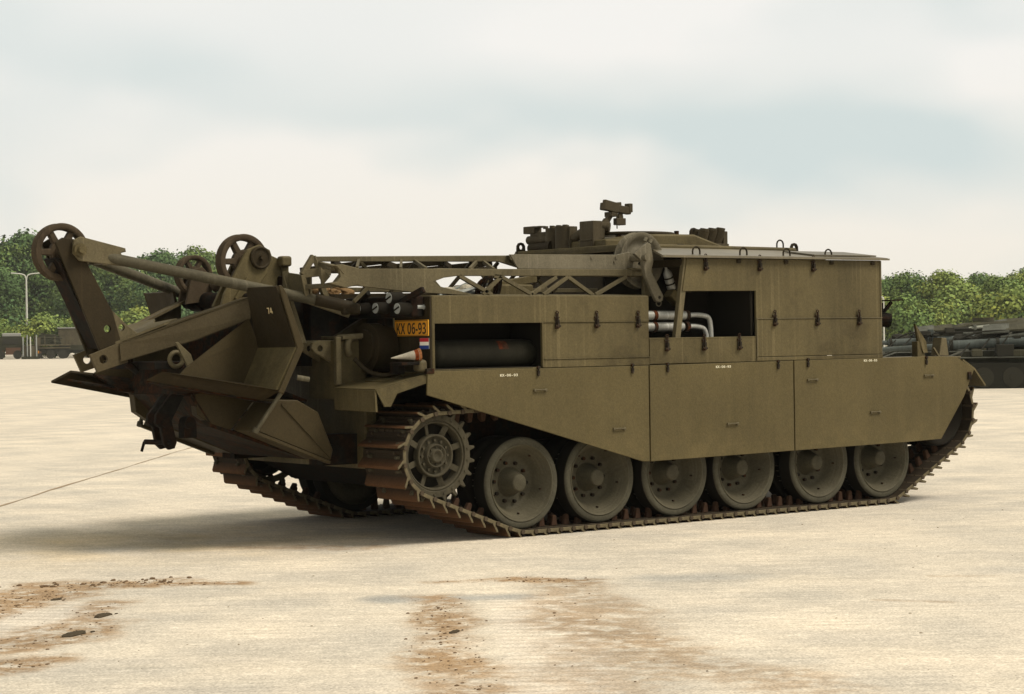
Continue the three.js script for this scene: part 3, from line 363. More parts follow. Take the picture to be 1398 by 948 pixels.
{ // lattice jib lying over the deck
  const j = group('lattice_jib', veh);
  part('near_chord', [prism([[-1.70, 2.309], [-0.673, 2.318], [1.735, 2.334], [1.735, 2.272], [-0.50, 2.256], [-0.64, 2.240], [-0.75, 2.205], [-0.70, 2.17], [-0.33, 2.10], [-0.36, 2.088], [-1.0, 2.118], [-1.667, 2.182]], 1.285, 1.315, [], 0.004), box(-0.70, 1.735, 2.262, 2.322, 1.24, 1.30), box(-0.5, 1.73, 2.085, 2.10, 1.24, 1.31)], 'oliveLight', j);
  const dg = (x0, y0, x1, y1) => part('diagonal', bar([x0, y0, 1.30], [x1, y1, 1.30], 0.03, 0.035), 'oliveLight', j);
  for (const [a, b] of [[-0.50, 2.25], [0.454, 2.094], [0.632, 2.094], [0.95, 2.094], [1.30, 2.26]]);
  dg(-0.47, 2.26, -0.12, 2.095); dg(-0.10, 2.26, 0.45 - 0.46, 2.095 + 0.16); dg(0.33, 2.095, -0.02, 2.255); dg(-0.22, 2.095, -0.02, 2.255); dg(0.45, 2.095, 0.73, 2.258); dg(0.73, 2.258, 1.02, 2.095); dg(0.31, 2.095, 0.05 + 0.55, 2.255); dg(1.05, 2.095, 1.42, 2.265);
  part('upright', [box(1.62, 1.70, 2.09, 2.30, 1.28, 1.32), box(1.45, 1.60, 2.325, 2.345, 1.26, 1.33)], 'oliveLight', j);
  // fork at the tail of the near side
  part('jib_fork', [prism([[-1.80, 2.335], [-1.66, 2.345], [-1.50, 2.312], [-1.50, 2.178], [-1.64, 2.150], [-1.80, 2.19], [-1.72, 2.20], [-1.66, 2.265], [-1.72, 2.325]], 1.24, 1.32, [], 0.006), prism([[-1.80, 2.33], [-1.70, 2.25], [-1.78, 2.17]], 1.16, 1.19)], 'oliveLight', j);
  part('far_chord', [prism([[-1.652, 2.428], [-1.3, 2.434], [0.377, 2.463], [1.52, 2.472], [1.52, 2.352], [0.55, 2.345], [0.30, 2.405], [-1.64, 2.385]], 0.83, 0.86, [], 0.004), prism([[0.377, 2.463], [1.60, 2.474], [1.62, 2.34], [0.62, 2.33], [0.40, 2.42]], 0.86, 0.90, [], 0.004), box(-1.6, 1.5, 2.13, 2.17, 0.72, 0.80)], 'oliveLight', j);
  for (const [x, x1] of [[-0.76, -1.06], [-0.62, -0.80], [0.05, -0.34], [0.13, -0.08], [-1.2, -1.5]]) part('lacing', bar([x, 2.400, 0.85], [x1, 2.315, 1.28], 0.022, 0.035), 'oliveLight', j);
  const X = [-1.45, -0.95, -0.3, 0.25]; for (let i = 0; i < 3; i++) { part('cross_brace', bar([X[i], 2.395, 0.82], [X[i + 1], 2.33, 0.30], 0.03, 0.05), 'oliveDark', j); part('cross_brace', bar([X[i + 1], 2.395, 0.82], [X[i], 2.33, 0.30], 0.03, 0.05), 'oliveDark', j); }
  for (let i = 0; i < 9; i++) { const a = -1.45 + i * 0.30; part('lattice_bar', bar([a, 2.13, 0.80], [a + 0.28, 2.40, 0.80], 0.026, 0.03), 'oliveDark', j); if (i % 2) part('lattice_bar', bar([a + 0.28, 2.13, 0.78], [a, 2.40, 0.78], 0.026, 0.03), 'oliveLight', j); }
  part('inner_chord', [bar([-1.3, 2.33, 0.28], [0.7, 2.36, 0.28], 0.04, 0.05), bar([-1.35, 2.10, 0.28], [0.7, 2.12, 0.28], 0.04, 0.05)], 'oliveDark', j);
  part('tail_frame', [bar([-1.655, 2.43, 0.85], [-1.775, 2.27, 0.86], 0.04, 0.05), bar([-1.655, 2.43, 0.85], [-1.60, 2.24, 0.90], 0.04, 0.04), bar([-1.775, 2.27, 0.86], [-1.735, 2.09, 0.86], 0.04, 0.045), bar([-1.62, 2.19, 0.9], [-1.52, 1.98, 0.9], 0.05, 0.05), bar([-1.75, 2.17, 0.86], [-1.45, 2.19, 1.2], 0.04, 0.04), bar([-1.77, 2.28, 0.86], [-1.55, 2.30, 0.95], 0.03, 0.07), bar([-1.6, 2.36, 0.86], [-1.72, 2.32, 1.26], 0.04, 0.05), bar([-1.25, 2.18, 1.1], [-1.42, 2.04, 1.1], 0.03, 0.03)], 'oliveLight', j);
  // head sheave between cheek plates, crank arm
  const sv = part('jib_sheave', [latheZ([[0.05, 0.03], [0.10, 0.035], [0.13, 0.005], [0.195, 0.005], [0.210, 0.045], [0.258, 0.055], [0.264, 0.045], [0.215, 0], [0.264, -0.045], [0.258, -0.055], [0.05, -0.04]], 44, 1.665, 2.418, 1.20)], 'plateSunlit', j);
  part('cheek_plate', [prism([[0.10, 2.452], [1.33, 2.465], [1.47, 2.492], [1.56, 2.478], [1.60, 2.415], [1.565, 2.335], [1.47, 2.322], [1.33, 2.328], [0.19, 2.325]], 1.262, 1.282, [], 0.004), cylZ(1.03, 2.43, 1.28, 1.29, 0.012), cylZ(1.30, 2.40, 1.28, 1.292, 0.014), cylZ(1.32, 2.44, 1.28, 1.292, 0.014)], 'plateSunlit', j);
  part('crank_arm', [prism([[1.395, 2.47], [1.56, 2.575], [1.60, 2.56], [1.63, 2.40], [1.60, 2.31], [1.745, 2.085], [1.735, 2.045], [1.70, 2.025], [1.655, 2.035], [1.64, 2.06], [1.535, 2.25], [1.49, 2.40]], 1.41, 1.45, [[1.695, 2.07, 0.022]]), cylZ(1.515, 2.435, 1.28, 1.50, 0.035), tube([1.54, 2.585, 1.43], [1.56, 2.62, 1.43], 0.015), tube([1.60, 2.57, 1.43], [1.62, 2.60, 1.43], 0.015), torus(0.03, 0.004, 1.70, 2.02, 1.43)], 'plateSunlit', j);
  part('angle_box', [bar([1.915, 2.12, 1.33], [2.035, 2.02, 1.33], 0.11, 0.085)], 'olive', j);
}
{ // engine deck clutter under the jib
  const rnd = mulberry(9), pp = []; for (let i = 0; i < 7; i++) { const x = -0.42 + rnd() * 0.3, z = 0.7 + rnd() * 0.4; pp.push(tube([x, 2.09 + rnd() * 0.03, z], [x + 0.25 + rnd() * 0.2, 2.12 + rnd() * 0.12, z - 0.1 + rnd() * 0.2], 0.012 + rnd() * 0.008, 0.012, 10)); }
  pp.forEach(g => part('deck_pipe', g, 'galv'));
  const rag = []; for (let i = 0; i < 7; i++) rag.push(lump(0.045 + 0.03 * rnd(), i * 2.3, 0.7).translate(-0.30 + i * 0.055, 2.10 + rnd() * 0.05, 0.85 + rnd() * 0.1)); part('canvas_roll', rag, mat('cloth', [0.40, 0.37, 0.30], 1, { bumpMap, bumpScale: 0.03 }));
  part('canvas_roll', [0, 1, 2, 3, 4].map(i => lump(0.05, i * 5.1, 0.8).translate(-1.62 + i * 0.08, 2.12 + (i % 2) * 0.03, 0.80 + (i % 3) * 0.03)), mat('clothTan', [0.20, 0.125, 0.06], 1, { bumpMap, bumpScale: 0.03 }));
  part('deck_box', [box(0.0, 0.62, 1.78, 2.20, 0.55, 0.95, 0.02), box(-0.95, -0.1, 1.78, 2.05, -0.7, 0.9, 0.03), prism([[-0.1, 2.17], [0.7, 2.29], [0.7, 2.22], [-0.1, 2.12]], 0.82, 0.9)], 'olive');
  part('winch_rope', [0, 1, 2, 3].map(i => torus(0.10 + i * 0.02, 0.014, -0.02 + i * 0.03, 2.15, 1.08, [0.25, 0.2 * i, 0])), 'brown');
  // bundle of rods with pale end caps beside the locker
  for (const [y, z, x = -1.30] of [[1.985, 0.98], [1.983, 1.25], [2.064, 1.455], [1.974, 1.575]]) { const t = part('carried_rod', tube([x, y, z], [x + 0.12, y, z], 0.050), 'black'); part('rod_cap', [tube([x - 0.006, y, z], [x, y, z], 0.044, 0.044, 20)], 'galv', t); part('cap_slot', [bar([x - 0.008, y - 0.014, z - 0.036], [x - 0.008, y + 0.014, z + 0.036], 0.006, 0.014)], 'black', t); }
  part('rod_rack', [bar([-1.22, 2.03, 1.52], [-1.12, 2.13, 1.70], 0.05, 0.05), bar([-1.26, 2.0, 0.85], [-1.24, 2.12, 1.05], 0.05, 0.05), box(-1.19, -1.06, 1.90, 2.08, 0.6, 1.62, 0.02), box(-1.16, -1.06, 1.72, 1.92, 0.6, 1.17, 0.02)], 'darkIron');
}
{ // hull rear: near mudguard, winch housing, brackets
  part('rear_mudguard', [slab([[-1.56, 1.312, 1.0], [-1.585, 1.308, 1.66], [-1.06, 1.425, 1.67], [-1.06, 1.425, 1.0]], 0.018), slab([[-1.56, 1.312, 1.0], [-1.585, 1.308, 1.66], [-1.575, 1.13, 1.66], [-1.55, 1.135, 1.0]], 0.018), slab([[-1.585, 1.308, 1.66], [-1.06, 1.425, 1.67], [-1.06, 1.36, 1.67], [-1.38, 1.275, 1.665], [-1.44, 1.17, 1.66], [-1.50, 1.17, 1.66]], 0.016), slab([[-1.35, 1.365, 1.15], [-1.35, 1.365, 1.45], [-1.07, 1.43, 1.45], [-1.07, 1.43, 1.15]], 0.02)], 'olive');
  part('rear_mudguard', [slab([[-1.56, 1.312, -1.0], [-1.585, 1.308, -1.66], [-1.06, 1.425, -1.67], [-1.06, 1.425, -1.0]], 0.018)], 'olive');
  part('hull_rear_plate', [box(-1.54, -1.12, 1.22, 1.72, 0.55, 1.0, 0.012), box(-1.25, -1.08, 0.62, 1.78, -1.0, 1.0)], 'olive');
  part('rear_post', [box(-1.555, -1.50, 1.34, 1.75, 0.985, 1.03, 0.012), box(-1.50, -1.10, 1.725, 1.755, 0.7, 1.05)], 'oliveLight');
  part('tow_bracket', [prism([[-1.73, 1.655], [-1.715, 1.70], [-1.665, 1.72], [-1.40, 1.715], [-1.40, 1.485], [-1.46, 1.49], [-1.70, 1.62]], 0.88, 0.92, [[-1.645, 1.652, 0.032]]), prism([[-1.73, 1.655], [-1.715, 1.70], [-1.665, 1.72], [-1.40, 1.715], [-1.40, 1.485], [-1.46, 1.49], [-1.70, 1.62]], 0.72, 0.75, [[-1.645, 1.652, 0.032]])], 'oliveLight');
  part('tow_bracket', [prism([[-1.73, 1.655], [-1.715, 1.70], [-1.665, 1.72], [-1.40, 1.715], [-1.40, 1.485], [-1.46, 1.49], [-1.70, 1.62]], -0.92, -0.88, [[-1.645, 1.652, 0.032]])], 'olive');
  const wh = part('winch_housing', [tube([-1.28, 1.655, 1.06], [-1.08, 1.655, 1.06], 0.205, 0.205, 36), tube([-1.31, 1.655, 1.06], [-1.27, 1.655, 1.06], 0.15, 0.15, 30), prism([[-1.50, 1.74], [-1.20, 1.90], [-1.10, 1.90], [-1.10, 1.74]], 0.84, 0.90)], 'oliveDark');
  part('hook', [torus(0.075, 0.028, -1.38, 1.66, 1.0, [0, 0.5, 0], Math.PI * 1.3), bar([-1.5, 1.745, 0.95], [-1.30, 1.755, 1.05], 0.05, 0.04)], 'oliveLight', wh);
  part('rear_cable', [curve([[-1.42, 1.56, 1.1], [-1.36, 1.46, 1.2], [-1.28, 1.42, 1.3], [-1.2, 1.44, 1.45]], 0.02)], 'oliveDark');
  part('small_box', [box(-1.16, -1.07, 1.445, 1.55, 1.57, 1.68, 0.03)], 'oliveLight');
  part('stay_plate', [slab([[-1.75, 2.312, 0.515], [-1.75, 2.065, 0.51], [-1.75, 1.88, 0.62], [-1.75, 1.70, 0.80], [-1.72, 1.70, 0.82], [-1.72, 1.9, 0.68], [-1.72, 2.07, 0.56], [-1.72, 2.31, 0.55]], 0.03), slab([[-1.72, 2.30, 0.56], [-1.70, 2.262, 0.88], [-1.70, 2.06, 0.88], [-1.72, 2.08, 0.56]], 0.02), bar([-1.80, 2.09, 0.8], [-1.40, 1.93, 1.0], 0.06, 0.05)], 'oliveLight');
  part('rear_bulkhead', [box(-1.55, -1.15, 1.5, 2.06, -0.8, 0.62), box(-1.7, -1.5, 1.7, 2.28, -0.5, 0.50, 0.02)], 'darkIron');
}
{ // pulley wheels, struts and the folded spade
  const sheave = (name, x, y, z, r, w, label) => {
    const sh = new THREE.Shape(); sh.absarc(0, 0, r * 0.86, 0, Math.PI * 2); for (let i = 0; i < 6; i++) { const a = i / 6 * Math.PI * 2 + 0.52, p = new THREE.Path(), d = 0.41; const pts = []; for (let k = 0; k <= 6; k++) { const t = a - d + 2 * d * k / 6; pts.push(new THREE.Vector2(Math.cos(t) * r * 0.775, Math.sin(t) * r * 0.775)); } for (let k = 0; k <= 4; k++) { const t = a + d * 0.66 - 1.32 * d * k / 4; pts.push(new THREE.Vector2(Math.cos(t) * r * 0.40, Math.sin(t) * r * 0.40)); } p.setFromPoints(pts); p.closePath(); sh.holes.push(p); }
    const web = clean(new THREE.ExtrudeGeometry(sh, { depth: w * 0.42, bevelEnabled: true, bevelThickness: 0.008, bevelSize: 0.008, bevelSegments: 2, bevelOffset: -0.004, curveSegments: 24 }).translate(0, 0, -w * 0.21));
    const s = part(name, [web.translate(x, y, z), latheZ([[r * 0.78, w * 0.40], [r * 0.84, w * 0.5], [r * 0.97, w * 0.5], [r, w * 0.42], [r * 0.90, 0], [r, -w * 0.42], [r * 0.97, -w * 0.5], [r * 0.84, -w * 0.5], [r * 0.78, -w * 0.40], [r * 0.78, w * 0.40]], 52, x, y, z), cylZ(x, y, z - w * 0.62, z + w * 0.62, r * 0.26, 24)], 'sheaveIron'); if (label) s.userData.label = label; return s;
  };
  sheave('pulley_wheel', -3.555, 2.472, 0, 0.238, 0.10, 'rearmost pulley wheel at the far left, carried on two straps');
  sheave('pulley_wheel', -2.010, 2.402, 0.27, 0.236, 0.10, 'larger pulley wheel nearest the jib with a round boss');
  sheave('pulley_wheel', -2.08, 2.315, -0.47, 0.172, 0.09, 'smallest pulley wheel on the far side');
  // strap arms and clevis of the rear pulley
  for (const s of [1, -1]) { const z = s * 0.13; part('pulley_strap', [prism([[-3.665, 2.545], [-3.60, 2.585], [-3.50, 2.575], [-3.42, 2.44], [-3.165, 1.98], [-3.10, 1.76], [-3.10, 1.66], [-3.26, 1.60]], z - 0.014, z + 0.014, [[-3.215, 1.84, 0.036]], 0.004)], 'oliveDark'); }
  part('strap_web', [slab([[-3.64, 2.42, -0.12], [-3.64, 2.42, 0.12], [-3.26, 1.68, 0.12], [-3.26, 1.68, -0.12]], 0.02)], 'darkIron');
  const cl = part('strut_clevis', [prism([[-3.52, 2.565], [-3.46, 2.595], [-3.06, 2.505], [-3.055, 2.475], [-3.10, 2.465], [-3.06, 2.37], [-3.08, 2.355], [-3.47, 2.395], [-3.53, 2.46]], 0.155, 0.185), prism([[-3.52, 2.565], [-3.46, 2.595], [-3.06, 2.505], [-3.06, 2.37], [-3.47, 2.395]], -0.185, -0.155), box(-3.20, -3.14, 2.38, 2.48, -0.16, 0.16)], 'oliveLight');
  part('clevis_bolt', [cylZ(-3.475, 2.485, 0.18, 0.215, 0.055, 22), cylZ(-3.475, 2.485, 0.21, 0.25, 0.032, 6), cylZ(-3.475, 2.485, -0.26, -0.18, 0.05)], 'olive', cl);
  part('strut_tube', [tube([-3.21, 2.43, 0.14], [-1.50, 2.022, 0.95], 0.046, 0.046, 22)], 'dusty'); part('strut_tube', [tube([-3.21, 2.425, -0.14], [-1.74, 2.095, -0.97], 0.046, 0.046, 22)], 'dusty');
  part('strut_socket', [tube([-1.66, 2.062, 0.875], [-1.36, 1.985, 1.02], 0.055, 0.055), box(-1.48, -1.30, 1.93, 2.03, 0.92, 1.03, 0.02)], 'oliveDark'); part('strut_socket', [tube([-1.80, 2.11, -0.95], [-1.55, 2.05, -1.08], 0.06)], 'oliveDark');
  part('cross_shaft', [tube([-1.98, 2.09, -0.75], [-2.02, 2.06, 0.45], 0.075, 0.075, 24), tube([-1.99, 2.09, -0.6], [-1.99, 2.09, -0.42], 0.10, 0.10, 24), tube([-2.0, 2.075, 0.05], [-2.0, 2.07, 0.22], 0.10, 0.10, 24)], 'darkIron');
  const bk = part('pulley_bracket', [prism([[-2.02, 2.50], [-1.90, 2.545], [-1.80, 2.50], [-1.77, 2.42], [-1.83, 2.30], [-2.05, 2.02], [-2.28, 2.02], [-2.25, 2.12]], 0.345, 0.385, [], 0.006), prism([[-1.82, 2.48], [-1.66, 2.42], [-1.58, 2.28], [-1.58, 2.05], [-1.95, 2.05], [-1.95, 2.2]], 0.20, 0.33), prism([[-2.0, 2.5], [-1.85, 2.53], [-1.75, 2.42], [-2.05, 2.02], [-2.25, 2.02]], 0.15, 0.19)], 'olive');
  part('pulley_boss', [cylZ(-1.905, 2.432, 0.385, 0.41, 0.098, 32), latheZ([[0.098, 0.41], [0.092, 0.42], [0.078, 0.42], [0.074, 0.408], [0.05, 0.408], [0.045, 0.40], [0.02, 0.40]], 30, -1.905, 2.432, 0), cylZ(-1.905, 2.432, 0.40, 0.45, 0.022, 10)], 'oliveDark', bk);
  part('bracket_rib', [bar([-2.15, 2.08, 0.40], [-2.03, 2.26, 0.40], 0.02, 0.03), box(-1.70, -1.60, 2.36, 2.45, 0.32, 0.42, 0.02), box(-1.66, -1.60, 2.1, 2.40, 0.33, 0.36)], 'olive', bk);
  part('pulley_bracket', [prism([[-2.12, 2.36], [-2.03, 2.38], [-1.92, 2.28], [-1.95, 2.08], [-2.2, 2.05]], -0.42, -0.39), prism([[-2.12, 2.36], [-2.03, 2.38], [-1.92, 2.28], [-1.95, 2.08], [-2.2, 2.05]], -0.56, -0.53), tube([-1.93, 2.20, -0.38], [-1.82, 2.30, -0.2], 0.05)], 'sheaveIron');

  const sp = group('spade', veh), both = (name, gs, m, lab) => { const a = part(name, gs, m, sp); if (lab) a.userData.label = lab; part(name, gs.map(flipZ), m, sp); return a; };
  // A-frame beams from the fork at the tip to the blades
  const beam = []; { const T = [-3.10, -2.13]; beam.push(slab([[-3.12, 1.708, 0.17], [-3.11, 1.572, 0.17], [-2.55, 1.742, 0.42], [-2.14, 1.915, 0.62], [-2.135, 2.083, 0.62], [-2.6, 1.918, 0.42]], 0.03), slab([[-3.12, 1.708, 0.17], [-2.6, 1.918, 0.42], [-2.135, 2.083, 0.62], [-2.135, 2.083, 0.50], [-2.6, 1.918, 0.30], [-3.12, 1.708, 0.05]], 0.02), slab([[-3.12, 1.572, 0.17], [-2.55, 1.742, 0.42], [-2.14, 1.915, 0.62], [-2.14, 1.915, 0.50], [-2.55, 1.742, 0.30], [-3.12, 1.572, 0.05]], 0.02)); }
  both('spade_beam', beam, 'beamShaded');
  both('spade_fork', [prism([[-3.387, 1.627], [-3.318, 1.481], [-3.04, 1.562], [-3.06, 1.745]], 0.135, 0.165, [[-3.264, 1.588, 0.036]], 0.004)], 'beamShaded');
  part('spade_web', [slab([[-3.20, 1.70, 0.12], [-2.78, 1.872, 0.31], [-2.60, 1.915, 0.20], [-2.72, 1.88, 0.0], [-2.60, 1.915, -0.20], [-2.78, 1.872, -0.31], [-3.20, 1.70, -0.12]], 0.02), prism([[-3.17, 2.0], [-3.02, 1.86], [-2.93, 1.80], [-3.0, 1.74], [-3.15, 1.70]], 0.10, 0.13, [[-3.08, 1.85, 0.034]])], 'oliveLight', sp);
  part('fork_block', [box(-3.12, -2.98, 1.56, 1.66, -0.13, 0.13), tube([-3.02, 1.55, 0.1], [-2.94, 1.48, 0.14], 0.03), box(-2.95, -2.3, 1.50, 1.56, -0.45, 0.45)], 'darkIron', sp);
  // blade scoops
  const mb = both('mould_board', [slab([[-2.180, 2.170, 0.645], [-2.19, 2.168, 1.15], [-2.03, 1.663, 1.18], [-2.08, 1.660, 0.65]], 0.025)], 'oliveDark');
  const n74 = textTex(128, 128, (c, w, h) => { c.clearRect(0, 0, w, h); c.fillStyle = '#cbb88c'; c.font = 'bold 92px sans-serif'; c.textAlign = 'center'; c.textBaseline = 'middle'; c.fillText('74', w / 2, h / 2); });
  { const o = decal('painted_number', 0.10, 0.10, new THREE.MeshStandardMaterial({ map: n74, transparent: true, alphaTest: 0.4, roughness: 0.9 }), mb, 0, 0, 0); const u = V3(-0.155, 0.505, -0.02).normalize(), r = V3(0.01, 0, 1).normalize(), n = V3().crossVectors(r, u); o.quaternion.setFromRotationMatrix(new THREE.Matrix4().makeBasis(r, u, n)); o.position.set(-2.140, 1.975, 0.97).addScaledVector(n, 0.018); }
  both('scoop_floor', [slab([[-2.08, 1.665, 0.65], [-2.03, 1.668, 1.18], [-2.205, 1.318, 1.15], [-2.235, 1.372, 0.65]], 0.025)], 'olive');
  both('gusset', [slab([[-2.175, 1.905, 0.645], [-2.075, 1.66, 0.645], [-2.225, 1.36, 0.66], [-2.90, 1.457, 0.79], [-2.82, 1.522, 0.775], [-2.31, 1.697, 0.68]], 0.025)], 'spadeShaded');
  part('cutting_edge', slab([[-3.085, 1.481, -0.84], [-2.225, 1.365, -0.66], [-2.195, 1.312, -1.16], [-2.31, 1.222, -1.12], [-3.26, 1.395, -0.86]], 0.020), 'oliveDark', sp);
  part('cutting_edge', slab([[-3.085, 1.481, 0.84], [-2.225, 1.365, 0.66], [-2.195, 1.312, 1.16], [-2.225, 1.232, 0.95], [-3.165, 1.418, 0.73]], 0.020), 'oliveDark', sp);
  both('blade_underside', [slab([[-3.165, 1.412, 0.73], [-2.225, 1.226, 0.95], [-2.05, 1.19, 1.0], [-2.1, 1.22, 0.55], [-2.8, 1.315, 0.52]], 0.016)], 'brown');
  both('blade_rim', [prism([[-2.20, 2.17], [-2.175, 2.175], [-2.13, 2.12], [-1.965, 1.665], [-2.17, 1.285], [-2.215, 1.305], [-2.035, 1.663]], 1.175, 1.192)], 'spadeShaded');
  both('stay_rod', [tube([-2.17, 1.30, 1.16], [-2.33, 1.0, 1.03], 0.018), tube([-2.33, 1.01, 1.03], [-2.345, 0.975, 1.02], 0.028), tube([-2.03, 1.42, 1.17], [-1.93, 1.40, 1.2], 0.022)], 'dusty');
  both('spade_lug', [prism([[-2.80, 1.715], [-2.78, 1.725], [-2.66, 1.62], [-2.62, 1.50], [-2.68, 1.49]], 0.52, 0.545), torus(0.06, 0.02, -2.75, 1.58, 0.45)], 'oliveLight');
  // arms down to the hull pivots
  both('spade_arm', [prism([[-2.10, 1.235], [-1.922, 1.228], [-1.72, 1.12], [-1.58, 0.80], [-1.60, 0.72], [-1.63, 0.712], [-2.32, 0.985], [-2.31, 1.01]], 0.62, 1.0, [], 0.01), bar([-2.08, 1.20, 1.005], [-1.62, 0.745, 1.005], 0.014, 0.014), bar([-2.36, 0.985, 0.99], [-1.62, 0.695, 0.99], 0.06, 0.025)], 'spadeShaded');
  both('arm_flank', [prism([[-2.09, 1.24], [-2.33, 0.985], [-2.50, 1.03], [-2.64, 1.12], [-2.66, 1.29], [-2.5, 1.33]], 0.50, 0.60)], 'spadeShaded');
  part('spade_back', [slab([[-2.65, 1.29, -0.60], [-2.70, 1.29, 0.60], [-2.52, 1.03, 0.60], [-2.36, 1.03, -0.60]], 0.03), slab([[-2.36, 1.03, -0.60], [-2.52, 1.03, 0.60], [-1.60, 0.72, 0.62], [-1.60, 0.72, -0.62]], 0.03), slab([[-2.3, 1.45, -0.62], [-2.3, 1.45, 0.62], [-1.6, 1.2, 0.62], [-1.6, 1.2, -0.62]], 0.03), box(-2.12, -2.08, 1.4, 1.9, -0.62, 0.62), slab([[-2.64, 1.28, -0.58], [-2.69, 1.28, 0.58], [-2.62, 1.54, 0.58], [-2.60, 1.54, -0.58]], 0.03), slab([[-2.80, 1.315, 0.50], [-2.10, 1.22, 0.50], [-2.22, 1.36, 0.66], [-2.90, 1.45, 0.79]], 0.02), slab([[-2.80, 1.315, -0.50], [-2.10, 1.22, -0.50], [-2.22, 1.36, -0.66], [-2.90, 1.45, -0.79]], 0.02)], 'brown', sp);
  part('pivot', [tube([-1.52, 0.78, -0.9], [-1.52, 0.78, 0.9], 0.06), box(-1.6, -1.1, 0.66, 0.92, 0.64, 0.86), box(-1.6, -1.1, 0.66, 0.92, -0.86, -0.64)], 'darkIron', sp);
  // tow clevis hanging under the spade
  const lug = z => prism([[-2.60, 1.30], [-2.48, 1.28], [-2.60, 1.08], [-2.555, 0.90], [-2.575, 0.85], [-2.625, 0.84], [-2.67, 0.88], [-2.70, 1.02], [-2.745, 1.06], [-2.74, 1.13]], z - 0.022, z + 0.022, [[-2.66, 1.06, 0.028]]);
  part('tow_clevis', [lug(0.06), lug(-0.08),  tube([-2.70, 0.90, -0.2], [-2.62, 0.90, 0.12], 0.022), tube([-2.71, 0.90, -0.2], [-2.73, 0.82, -0.21], 0.012), tube([-2.66, 1.06, -0.12], [-2.66, 1.06, 0.10], 0.035), tube([-2.47, 1.06, 0.05], [-2.47, 1.06, 0.16], 0.05), box(-2.5, -2.38, 0.93, 1.05, 0.0, 0.1)].map(q => q.translate(-0.24, 0.0, 0.45)), 'darkIron', sp);
}
{ // front: lamp brackets and deck fittings
  part('front_fitting', [slab([[5.42, 1.80, 1.22], [5.56, 1.62, 1.24], [5.585, 1.50, 1.24], [5.52, 1.50, 1.24], [5.46, 1.62, 1.22]], 0.03), box(5.44, 5.56, 1.45, 1.62, 1.16, 1.24)], 'olive');
  part('front_fitting', [prism([[5.80, 1.47], [5.845, 1.655], [5.92, 1.65], [5.955, 1.46]], 1.10, 1.22)], 'oliveLight');
  part('front_deck', [box(4.42, 5.62, 1.445, 1.462, 0.98, 1.668), bar([5.75, 1.40, 1.3], [5.62, 1.55, 1.3], 0.02, 0.02), box(4.42, 5.2, 1.2, 1.46, -1.0, 1.0)], 'oliveLight');
  part('lamp_bracket', [slab([[4.98, 2.045, 1.10], [5.16, 2.05, 1.10], [5.16, 2.05, 1.3], [4.98, 2.045, 1.3]], 0.014), bar([4.6, 1.95, 1.15], [5.0, 1.95, 1.15], 0.06, 0.15), tube([4.95, 1.86, 1.15], [5.06, 1.84, 1.2], 0.075), bar([5.02, 1.92, 1.15], [5.15, 2.03, 1.15], 0.03, 0.03), box(4.42, 5.02, 1.78, 1.90, 1.08, 1.18)], 'darkIron');
}
